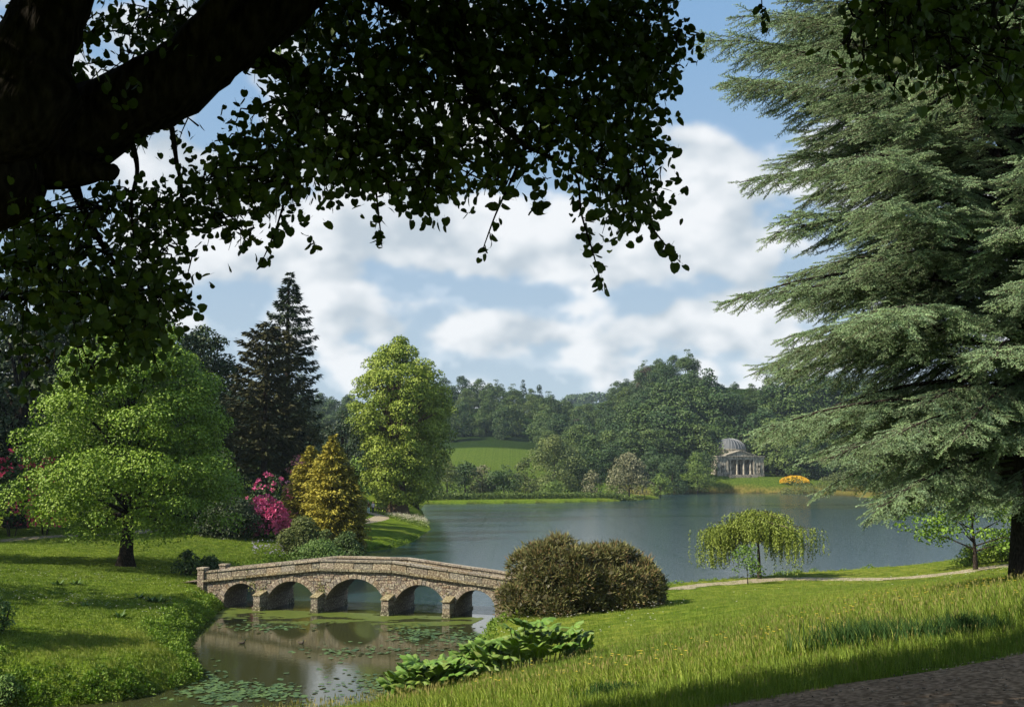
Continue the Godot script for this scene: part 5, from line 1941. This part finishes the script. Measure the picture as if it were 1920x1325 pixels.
func build_grass() -> void:
	var lush := [tuft(18, 0.30, 0.0042, 0.15, Color(0.105, 0.18, 0.020), Color(0.21, 0.29, 0.04)), tuft(14, 0.40, 0.004, 0.17, Color(0.125, 0.185, 0.024), Color(0.24, 0.30, 0.055), 0.012)]
	var hay := tuft(14, 0.40, 0.0045, 0.16, Color(0.14, 0.185, 0.026), Color(0.24, 0.27, 0.055), 0.07)
	var low := tuft(22, 0.11, 0.009, 0.20, Color(0.125, 0.195, 0.026), Color(0.215, 0.285, 0.045))
	var hb := Buf.new()
	for i in 46:
		var d := rdir()
		d.y = absf(d.y)
		var p := Vector3(d.x * 0.24, d.y * 0.24, d.z * 0.24) * rnd(0.6, 1.0)
		var along := (Vector3(d.x, 0.25, d.z) + rdir() * 0.5).normalized()
		hb.leaf(p, along, along.cross((d + rdir() * 0.5).normalized()).normalized(), rnd(0.07, 0.15), 0.065, 0.15, Color(0.065, 0.13, 0.016).lerp(Color(0.165, 0.25, 0.035), rng.randf()))
	var herb := hb.mesh()
	var places := [[], [], [], [], []]
	var tints := [PackedColorArray(), PackedColorArray(), PackedColorArray(), PackedColorArray(), PackedColorArray()]
	var kinds := [lush[0], lush[1], hay, low, herb]
	var names := ["meadow_grass", "tall_grass", "seeding_grass", "lawn_grass", "bank_herbs"]
	var add := func(k: int, x: float, z: float, s: float) -> void:
		var y := ground(x, z)
		if y < 0.05:
			return
		places[k].append(turned(Vector3(x, y, z), rnd(0, TAU), rnd(-0.12, 0.12), s))
		var patch := noise.get_noise_2d(x * 6.0, z * 6.0)
		var v := rnd(0.8, 1.2) + patch * 0.35
		tints[k].append(Color(v * (1.0 + 0.12 * patch), v, v * 0.9))
	# the right bank, long uncut grass
	for i in 62000:
		var d := 5.0 + 73.0 * pow(rng.randf(), 1.5)
		var a := rnd(-0.42, 0.72)
		var x := d * tan(a)
		if x < -9.0 or x < -6.0 - (d - 34.0) * -0.18 and d > 34.0:
			continue
		# the gravel path stays bare
		if d < 9.0 + maxf(0.0, x - 7.0) * 0.25 and on_path(x, -d):
			continue
		var worn := d > 58.0 and rng.randf() < 0.55
		if worn:
			continue
		var dry := noise.get_noise_2d(x * 4.0 + 90.0, d * 4.0)
		var s := 0.65 + d * 0.012
		if d < 12.0:
			s *= 0.55
		var k := 0
		if rng.randf() < -0.02 + dry * 0.6:
			k = 2
		elif rng.randf() < 0.35:
			k = 1
		add.call(k, x, -d, s * lerpf(1.0, 0.4, sstep(16.0, 42.0, d)))
	# the left bank: mown lawn with rank herbs along the water
	for i in 52000:
		var d := 30.0 + 62.0 * pow(rng.randf(), 1.2)
		var x := -d * tan(rnd(0.10, 0.58))
		if x > -10.0 or d > 56.0 and x > -14.0:
			continue
		var sd := shore_distance(Vector2(x, -d)) if rng.randf() < 0.5 else 9.0
		if sd < 0.1:
			continue
		if sd < 0.9 + noise.get_noise_2d(x * 8.0, d * 8.0) * 2.2:
			add.call(4 if rng.randf() < 0.5 else 3, x, -d, rnd(0.7, 1.3))
		elif d < 46.0 and rng.randf() < 0.45:
			add.call(2 if noise.get_noise_2d(x * 9.0, d * 9.0) > 0.12 else 3, x, -d, rnd(0.5, 0.8))
		else:
			add.call(3, x, -d, rnd(0.9, 1.4))
	# rank growth all along the near shores
	var n := shore.size()
	for i in n:
		var a := shore[i]
		var e := shore[(i + 1) % n]
		if -a.y > 118.0 or -a.y < 24.0:
			continue
		for k in int(a.distance_to(e) * 16.0):
			var p := a.lerp(e, rng.randf()) + Vector2(rng.randfn(), rng.randfn()) * 0.55
			if shore_distance(p) > 0.08:
				add.call(4 if rng.randf() < 0.85 else 0, p.x, p.y, rnd(0.6, 1.3))
	for k in 5:
		tag(many(names[k], kinds[k], mats.blade, self, places[k], tints[k]), ["green uncut grass of the right bank", "taller grass with thin stems scattered over the right bank", "straw coloured seeding grass on the banks", "short lawn grass of the left bank", "broad-leaved herbs crowding the water's edge"][k], "grass", "", "stuff")
	# flowers in the grass
	var daisies := Buf.new()
	var gold := Buf.new()
	for i in 2400:
		var left := rng.randf() < 0.45
		var d := rnd(48, 66) if left else 12.0 + 48.0 * rng.randf()
		var x := -d * tan(rnd(0.18, 0.5)) if left else d * tan(rnd(-0.06, 0.5))
		var patch := noise.get_noise_2d(x * 5.0 + 40.0, d * 10.0)
		if patch < 0.18 or ground(x, -d) < 0.4:
			continue
		var p := on_ground(x, -d) + Vector3(0, rnd(0.08, 0.22) if left else rnd(0.25, 0.42), 0)
		var b := daisies if left or patch < 0.42 and d > 30.0 else gold
		var col := Color(0.62, 0.62, 0.56) if b == daisies else Color(0.52, 0.42, 0.05)
		var s := rnd(0.03, 0.05) if left else rnd(0.018, 0.03) + d * 0.0004
		for k in 3:
			var a := k * TAU / 3.0 + i
			b.tri(p, p + Vector3(cos(a) * s, s * 0.25, sin(a) * s), p + Vector3(cos(a + 2.0) * s, s * 0.25, sin(a + 2.0) * s), Vector3.UP, col)
	tag(part("white_flowers", daisies.mesh(), mats.petal, self), "drifts of small white flowers in the lawns", "flowers", "", "stuff")
	tag(part("yellow_flowers", gold.mesh(), mats.petal, self), "scattered yellow buttercups in the long grass", "flowers", "", "stuff")

func on_path(x: float, z: float) -> bool:
	var way := [[-3.2, -4.6], [-0.6, -4.9], [1.6, -5.6], [4.0, -6.6], [7.0, -8.0], [11.0, -9.0], [16.0, -9.0]]
	var p := Vector2(x, z)
	for i in way.size() - 1:
		var a := Vector2(way[i][0], way[i][1])
		var b := Vector2(way[i + 1][0], way[i + 1][1])
		if Geometry2D.get_closest_point_to_segment(p, a, b).distance_to(p) < 2.15:
			return true
	return false


# ------------------------------------------------------------------ small things
func nets(b: Buf, bones: Array, cell: float, soft: float) -> void:
	# bones: from, radius, to, radius, colour; surface nets over the smooth union of the tapered capsules
	var lo := Vector3.INF
	var hi := -Vector3.INF
	for q in bones:
		for e in 2:
			var r: float = q[e * 2 + 1] + cell * 2.0 + soft
			lo = lo.min(q[e * 2] - Vector3.ONE * r)
			hi = hi.max(q[e * 2] + Vector3.ONE * r)
	var nx := int((hi.x - lo.x) / cell) + 2
	var ny := int((hi.y - lo.y) / cell) + 2
	var nz := int((hi.z - lo.z) / cell) + 2
	var f := PackedFloat32Array()
	f.resize(nx * ny * nz)
	f.fill(1.0)
	for q in bones:
		var a: Vector3 = q[0]
		var e: Vector3 = q[2]
		var reach: float = maxf(q[1], q[3]) + soft + cell * 2.0
		var l := ((a.min(e) - Vector3.ONE * reach - lo) / cell).max(Vector3.ZERO)
		var h := ((a.max(e) + Vector3.ONE * reach - lo) / cell).min(Vector3(nx - 1, ny - 1, nz - 1))
		var ab := e - a
		var inv := 1.0 / maxf(ab.length_squared(), 1e-9)
		for z in range(int(l.z), int(h.z) + 1):
			for y in range(int(l.y), int(h.y) + 1):
				for x in range(int(l.x), int(h.x) + 1):
					var p := lo + Vector3(x, y, z) * cell
					var t := clampf((p - a).dot(ab) * inv, 0.0, 1.0)
					var d: float = p.distance_to(a + ab * t) - lerpf(q[1], q[3], t)
					var k := (z * ny + y) * nx + x
					var g := clampf(0.5 + 0.5 * (f[k] - d) / soft, 0.0, 1.0)
					f[k] = lerpf(f[k], d, g) - soft * g * (1.0 - g)
	var at := {}
	for z in nz - 1:
		for y in ny - 1:
			for x in nx - 1:
				var k := (z * ny + y) * nx + x
				var first := f[k] < 0.0
				var mixed := false
				for c in [k + 1, k + nx, k + nx + 1, k + nx * ny, k + nx * ny + 1, k + nx * ny + nx, k + nx * ny + nx + 1]:
					if (f[c] < 0.0) != first:
						mixed = true
						break
				if not mixed:
					continue
				var sum := Vector3.ZERO
				var n := 0
				for ed in [[0, 0, 0, 1, 0, 0], [0, 1, 0, 1, 1, 0], [0, 0, 1, 1, 0, 1], [0, 1, 1, 1, 1, 1], [0, 0, 0, 0, 1, 0], [1, 0, 0, 1, 1, 0], [0, 0, 1, 0, 1, 1], [1, 0, 1, 1, 1, 1], [0, 0, 0, 0, 0, 1], [1, 0, 0, 1, 0, 1], [0, 1, 0, 0, 1, 1], [1, 1, 0, 1, 1, 1]]:
					var v0 := f[((z + ed[2]) * ny + y + ed[1]) * nx + x + ed[0]]
					var v1 := f[((z + ed[5]) * ny + y + ed[4]) * nx + x + ed[3]]
					if (v0 < 0.0) != (v1 < 0.0):
						var t := v0 / (v0 - v1)
						sum += Vector3(ed[0], ed[1], ed[2]).lerp(Vector3(ed[3], ed[4], ed[5]), t)
						n += 1
				at[k] = lo + (Vector3(x, y, z) + sum / n) * cell
	var sy := nx
	var sz := nx * ny
	for k in at:
		for axis in 3:
			var step: int = [1, sy, sz][axis]
			var u: int = [sy, sz, 1][axis]
			var w: int = [sz, 1, sy][axis]
			if k + step >= f.size() or (f[k] < 0.0) == (f[k + step] < 0.0):
				continue
			if not (at.has(k - u) and at.has(k - w) and at.has(k - u - w)):
				continue
			var c: Array = [at[k], at[k - u], at[k - u - w], at[k - w]]
			var mid: Vector3 = (c[0] + c[1] + c[2] + c[3]) * 0.25
			var best := 1e9
			var col := Color.WHITE
			for q in bones:
				var p := Geometry3D.get_closest_point_to_segment(mid, q[0], q[2])
				var d: float = mid.distance_to(p) - (q[1] + q[3]) * 0.5
				if d < best:
					best = d
					col = q[4]
			var nn: Vector3 = (c[2] - c[0]).cross(c[3] - c[1]).normalized()
			var dir: Vector3 = [Vector3.RIGHT, Vector3.UP, Vector3.BACK][axis] * (1.0 if f[k] < 0.0 else -1.0)
			if nn.dot(dir) < 0.0:
				nn = -nn
			b.quad(c[0], c[1], c[2], c[3], nn, col)

func person(label: String, at: Vector3, turn: float, tall: float, shirt: Color, legs: Color, hair: Color, stride: float, fine := true) -> void:
	var o := thing("person", label, "person", at)
	o.rotation.y = turn
	var skin := Color(0.42, 0.25, 0.17)
	var shoe := Color(0.05, 0.04, 0.035)
	var b := Buf.new()
	var s := stride
	var bones := [
		[Vector3(0, 0.98, 0), 0.135, Vector3(0, 1.16, 0.0), 0.125, shirt], [Vector3(0, 1.16, 0), 0.125, Vector3(0, 1.38, 0.0), 0.12, shirt], [Vector3(-0.14, 1.40, 0), 0.062, Vector3(0.14, 1.40, 0), 0.062, shirt],
		[Vector3(0, 1.42, 0), 0.055, Vector3(0, 1.53, 0.01), 0.048, skin], [Vector3(0, 1.60, 0.012), 0.083, Vector3(0, 1.66, 0.0), 0.088, skin], [Vector3(0, 1.545, 0.055), 0.035, Vector3(0, 1.56, 0.06), 0.03, skin], [Vector3(0, 1.60, 0.10), 0.012, Vector3(0, 1.585, 0.112), 0.014, skin]]
	for q in [-1.0, 1.0]:
		var fw: float = s * q
		bones.append([Vector3(q * 0.085, 0.95, 0), 0.095, Vector3(q * 0.09, 0.50, fw * 0.5 + 0.03), 0.062, legs])
		bones.append([Vector3(q * 0.09, 0.50, fw * 0.5 + 0.03), 0.062, Vector3(q * 0.09, 0.09, fw), 0.042, legs])
		bones.append([Vector3(q * 0.09, 0.045, fw - 0.04), 0.042, Vector3(q * 0.10, 0.035, fw + 0.15), 0.034, shoe])
		bones.append([Vector3(q * 0.19, 1.39, 0), 0.052, Vector3(q * 0.23, 1.12, -fw * 0.3 - 0.02), 0.042, shirt])
		bones.append([Vector3(q * 0.23, 1.12, -fw * 0.3 - 0.02), 0.040, Vector3(q * 0.225, 0.88, -fw * 0.6 + 0.06), 0.028, skin])
		bones.append([Vector3(q * 0.083, 1.61, 0.0), 0.018, Vector3(q * 0.086, 1.585, 0.0), 0.014, skin])
	nets(b, bones, 0.02 if fine else 0.03, 0.03)
	if fine:
		for q in [-1.0, 1.0]:
			var fw: float = s * q
			var w := Vector3(q * 0.225, 0.88, -fw * 0.6 + 0.06)
			var hand := [[w, 0.026, w + Vector3(0, -0.075, 0.008), 0.030, skin]]
			for i in 4:
				var root := w + Vector3(-q * 0.004, -0.078, 0.032 - i * 0.018)
				var l: float = [0.066, 0.074, 0.068, 0.054][i]
				var kn := root + Vector3(-q * 0.006, -l * 0.5, 0.004)
				hand.append([root, 0.0095, kn, 0.009, skin])
				hand.append([kn, 0.009, kn + Vector3(-q * 0.02, -l * 0.46, 0.004), 0.008, skin])
			var th := w + Vector3(0, -0.03, 0.026)
			hand.append([th, 0.012, th + Vector3(-q * 0.008, -0.03, 0.026), 0.010, skin])
			hand.append([th + Vector3(-q * 0.008, -0.03, 0.026), 0.010, th + Vector3(-q * 0.014, -0.058, 0.03), 0.008, skin])
			nets(b, hand, 0.006, 0.006)
	for q in [-1.0, 1.0]:
		b.box(Transform3D(Basis.IDENTITY, Vector3(q * 0.031, 1.622, 0.088)), Vector3(0.022, 0.012, 0.012), 0.003, Color(0.03, 0.025, 0.02))
	b.box(Transform3D(Basis.IDENTITY, Vector3(0, 1.555, 0.090)), Vector3(0.045, 0.01, 0.012), 0.003, Color(0.30, 0.12, 0.10))
	part("body", b.mesh(), mats.skin, o)
	var hb := Buf.new()
	nets(hb, [[Vector3(0, 1.665, -0.02), 0.092, Vector3(0, 1.66, -0.03), 0.090, hair], [Vector3(0, 1.62, -0.05), 0.07, Vector3(0, 1.55, -0.055), 0.055, hair]], 0.02, 0.02)
	part("hair", hb.mesh(), mats.skin, o)
	o.scale = Vector3.ONE * (tall / 1.75)

func build_small_things() -> void:
	# the two walkers on the path
	var p := at_ground(690, 963)
	person("walker on the far path in a dark top and pale blue trousers", p, 0.5, 1.78, Color(0.06, 0.02, 0.025), Color(0.42, 0.62, 0.66), Color(0.05, 0.03, 0.02), 0.16)
	p = at_ground(699, 962)
	person("walker on the far path in a white top and dark trousers", p, 0.35, 1.72, Color(0.62, 0.56, 0.56), Color(0.035, 0.035, 0.045), Color(0.35, 0.26, 0.15), -0.14)
	p = at_d(1360, 893, 384.0)
	p.y = ground(p.x, p.z)
	person("dark-clothed visitor standing on the grass at the temple's left wing", p, 2.6, 1.75, Color(0.04, 0.04, 0.06), Color(0.04, 0.04, 0.05), Color(0.04, 0.03, 0.02), 0.03, false)
	p = at_d(1391, 893, 384.0)
	p.y = ground(p.x, p.z)
	person("dark-clothed visitor standing before the temple's portico", p, 0.2, 1.75, Color(0.03, 0.03, 0.04), Color(0.05, 0.04, 0.04), Color(0.04, 0.03, 0.02), 0.05, false)
	# low wooden posts by the plane tree
	var first: Node3D
	for i in 5:
		p = at_ground(705 + i * 4.6, 961.5)
		if first == null:
			first = thing("wooden_post", "short wooden post in the little row beside the path under the tall plane tree", "post", p, "posts beside the far path")
			var b := Buf.new()
			b.tube(PackedVector3Array([Vector3(0, -0.2, 0), Vector3(0, 0.95, 0), Vector3(0, 1.0, 0)]), PackedFloat32Array([0.075, 0.07, 0.01]), 8, Color(0.28, 0.24, 0.15))
			part("shaft", b.mesh(), mats.bark, first)
			b = Buf.new()
			b.box(Transform3D(Basis(Vector3.UP, 0.4), Vector3(0.22, 0.78, 0)), Vector3(0.42, 0.08, 0.05), 0.01, Color(0.27, 0.23, 0.15))
			part("rail", b.mesh(), mats.bark, first)
		else:
			copy(first, p, 0.0, Vector3.ONE)
	# cow parsley along the point
	var flower := Buf.new()
	var green := Buf.new()
	var base := at_ground(760, 985)
	for i in 900:
		var t := rng.randf()
		var px := lerpf(728, 806, t) + rng.randfn() * 4.0
		var py := lerpf(966, 986, t) + rng.randfn() * (1.0 + 3.0 * t)
		var q := at_ground(px, minf(py, 993.0))
		if q.y < 0.1:
			continue
		q -= base
		var h := rnd(0.4, 0.9) * (0.5 + 0.9 * t)
		for k in 5:
			var c := q + Vector3(rng.randfn() * 0.12, h * rnd(0.8, 1.1), rng.randfn() * 0.12)
			flower.tri(c, c + Vector3(rnd(0.05, 0.14), rnd(-0.02, 0.05), rnd(-0.1, 0.1)), c + Vector3(rnd(-0.1, 0.1), rnd(-0.02, 0.05), rnd(0.05, 0.14)), Vector3.UP, Color(0.66, 0.66, 0.56))
		for k in 5:
			var along := (rdir() + Vector3(0, 0.8, 0)).normalized()
			green.leaf(q + Vector3(rng.randfn() * 0.15, h * rnd(0.0, 0.6), rng.randfn() * 0.15), along, along.cross(rdir()).normalized(), 0.3, 0.12, 0.1, Color(0.08, 0.13, 0.02).lerp(Color(0.14, 0.20, 0.035), rng.randf()))
	var cow := thing("cow_parsley", "bank of white cow parsley running down the point to the water", "flowers", base)
	cow.set_meta("kind", "stuff")
	part("foliage", green.mesh(), mats.leaf, cow, true)
	part("blossom", flower.mesh(), mats.petal, cow, true)
	# pale and lilac flowers on the shore behind the bridge
	flower = Buf.new()
	for i in 260:
		var q := at_ground(rnd(470, 585), rnd(1018, 1046))
		if q.y < 0.2:
			continue
		q.y += rnd(0.15, 0.45)
		for k in 2:
			flower.tri(q, q + rdir() * 0.10, q + rdir() * 0.10, Vector3.UP, Color(0.22, 0.20, 0.30))
	tag(part("lilac_flowers", flower.mesh(), mats.petal, self), "hazy lilac flowers on the shore just beyond the bridge", "flowers", "", "stuff")
	water_plants()
	# loose stones and dry leaves on the gravel
	var pebble := Buf.new()
	pebble.box(Transform3D.IDENTITY, Vector3(1.0, 0.55, 0.8), 0.25, Color.WHITE)
	var places := []
	var tints := PackedColorArray()
	while places.size() < 4000:
		var x := rnd(-1.0, 9.0)
		var z := -rnd(4.0, 10.5)
		if not on_path(x, z):
			continue
		var s := 0.006 + 0.016 * pow(rng.randf(), 3.0)
		places.append(Transform3D(Basis(Vector3(rnd(-1, 1), 2, rnd(-1, 1)).normalized(), rnd(0, TAU)).scaled(Vector3.ONE * s), on_ground(x, z) + Vector3(0, 0.034, 0)))
		var v := rnd(0.06, 0.30)
		tints.append(Color(v * 1.2, v * 0.92, v * 0.65))
	tag(many("pebbles", pebble.mesh(), mats.skin, self, places, tints), "small loose stones strewn over the gravel path", "pebbles", "", "stuff")
	# dock and thistle rosettes on the left lawn
	var first_dock: Node3D
	for q in [[108, 1098], [142, 1097], [260, 1122], [285, 1128], [160, 1138], [225, 1158], [300, 1130]]:
		p = at_ground(q[0], q[1])
		if first_dock == null:
			first_dock = thing("dock_plant", "dark broad-leaved dock growing by itself in the left lawn", "plant", p, "docks dotted over the left lawn")
			var b := Buf.new()
			for i in 26:
				var a := rnd(0, TAU)
				var along := Vector3(cos(a), rnd(0.2, 1.1), sin(a)).normalized()
				b.leaf(Vector3(cos(a), 0.05, sin(a)) * 0.08, along, along.cross(Vector3(0, 1, 0.1)).normalized(), rnd(0.25, 0.5), 0.12, 0.15, Color(0.04, 0.085, 0.018).lerp(Color(0.08, 0.14, 0.03), rng.randf()))
			part("leaves", b.mesh(), mats.leaf, first_dock)
		else:
			copy(first_dock, p, rnd(0, TAU), Vector3.ONE * rnd(0.7, 1.2))

func pad_mesh() -> ArrayMesh:
	var b := Buf.new()
	var n := 9
	for i in n:
		var a := lerpf(0.25, TAU - 0.25, float(i) / n)
		var c := lerpf(0.25, TAU - 0.25, float(i + 1) / n)
		b.tri(Vector3.ZERO, Vector3(cos(a), 0.10 * (0.5 + 0.5 * sin(a * 2.0)), sin(a)), Vector3(cos(c), 0.10 * (0.5 + 0.5 * sin(c * 2.0)), sin(c)), Vector3.UP, Color.WHITE)
	return b.mesh()

func water_plants() -> void:
	var pad := leafy("lily_pad", 0.1, 0.55, Color(0.6, 0.9, 0.3))
	pad.metallic_specular = 0.4
	var shape := pad_mesh()
	# patches of water lilies: name, centre px, half width px, half height px, pads
	for q in [["dark patch of lily pads spreading from the near left bank", 455, 1300, 115, 24, 520], ["patch of lily pads below the fourth arch on the right", 780, 1190, 55, 20, 250], ["lily pads close to the right bank below the gap by the bush", 870, 1196, 38, 17, 140], ["loose lily pads under the first two arches", 500, 1176, 75, 7, 130], ["lily pads straggling over the middle of the water", 690, 1222, 150, 16, 130], ["floating lily pads along the foot of the lowest giant leaves", 690, 1290, 80, 32, 110], ["few lily pads beside the left bank's corner", 400, 1275, 34, 26, 70]]:
		var base := at_y(q[1], q[2])
		var places := []
		var tints := PackedColorArray()
		while places.size() < q[5]:
			var d := Vector2(rng.randfn() * 0.5, rng.randfn() * 0.5)
			var p := at_y(q[1] + d.x * q[3], q[2] + d.y * q[4])
			if noise.get_noise_2d(p.x * 40.0, p.z * 40.0) < -0.12 and rng.randf() < 0.8:
				continue
			if shore_distance(Vector2(p.x, p.z)) > -0.1:
				continue
			p.y = 0.012 + rng.randf() * 0.02
			var t := Transform3D((Basis(Vector3.UP, rnd(0, TAU)) * Basis(Vector3.RIGHT, rnd(-0.2, 0.2))).scaled(Vector3.ONE * rnd(0.06, 0.13)), p - base)
			places.append(t)
			tints.append(Color(0.024, 0.055, 0.018).lerp(Color(0.07, 0.12, 0.03), rng.randf()))
		var o := thing("lily_pads", q[0], "water lilies", base)
		o.set_meta("kind", "stuff")
		many("pads", shape, pad, o, places, tints)
	# green algae drifting before the piers
	var algae := leafy("algae", 0.0, 0.5)
	algae.backlight_enabled = false
	var places := []
	var tints := PackedColorArray()
	var film := Buf.new()
	for i in 7:
		var a := TAU * i / 7.0
		var c := TAU * (i + 1) / 7.0
		film.tri(Vector3.ZERO, Vector3(cos(a) * (1.0 + 0.3 * sin(i * 2.0)), 0, sin(a)), Vector3(cos(c) * (1.0 + 0.3 * sin(i * 2.0 + 2.0)), 0, sin(c)), Vector3.UP, Color.WHITE)
	while places.size() < 18000:
		var u := rnd(-11.0, 5.2)
		var w := 0.9 + absf(rng.randfn()) * 1.5 * (1.0 + 0.8 * noise.get_noise_2d(u * 30.0, 7.0)) - 0.9 * rng.randf()
		var p := BRIDGE_AT + BRIDGE_ALONG * u + BRIDGE_OUT * w
		if w < 0.0 and rng.randf() < 0.5 or noise.get_noise_2d(p.x * 25.0, p.z * 50.0) < -0.34 + 0.10 * w:
			continue
		p.y = 0.004 + rng.randf() * 0.006
		places.append(Transform3D(Basis(Vector3.UP, rnd(0, TAU)).scaled(Vector3(rnd(0.06, 0.16), 1, rnd(0.04, 0.10))), p))
		tints.append(Color(0.05, 0.075, 0.012).lerp(Color(0.085, 0.11, 0.02), rng.randf()))
	tag(many("algae", film.mesh(), algae, self, places, tints), "green algae film floating before the bridge piers", "algae", "", "stuff")
	# two ducks
	for q in [["dark duck swimming left of centre in the bridge's reflection", 453, 1207, 1.9], ["dark duck swimming below the second pier of the bridge", 564, 1207, 1.2]]:
		var o := thing("duck", q[0], "duck", at_y(q[1], q[2]))
		o.rotation.y = q[3]
		o.scale = Vector3.ONE * 0.72
		var b := Buf.new()
		var dk := Color(0.05, 0.042, 0.035)
		nets(b, [[Vector3(0, 0.05, -0.10), 0.07, Vector3(0, 0.06, 0.10), 0.085, dk], [Vector3(0, 0.07, -0.12), 0.05, Vector3(0, 0.12, -0.24), 0.015, dk], [Vector3(0, 0.10, 0.14), 0.045, Vector3(0, 0.21, 0.19), 0.032, dk], [Vector3(0, 0.235, 0.20), 0.045, Vector3(0, 0.235, 0.22), 0.04, Color(0.03, 0.05, 0.035)], [Vector3(0, 0.225, 0.25), 0.02, Vector3(0, 0.218, 0.31), 0.012, Color(0.35, 0.28, 0.06)]], 0.014, 0.02)
		part("body", b.mesh(), mats.skin, o)
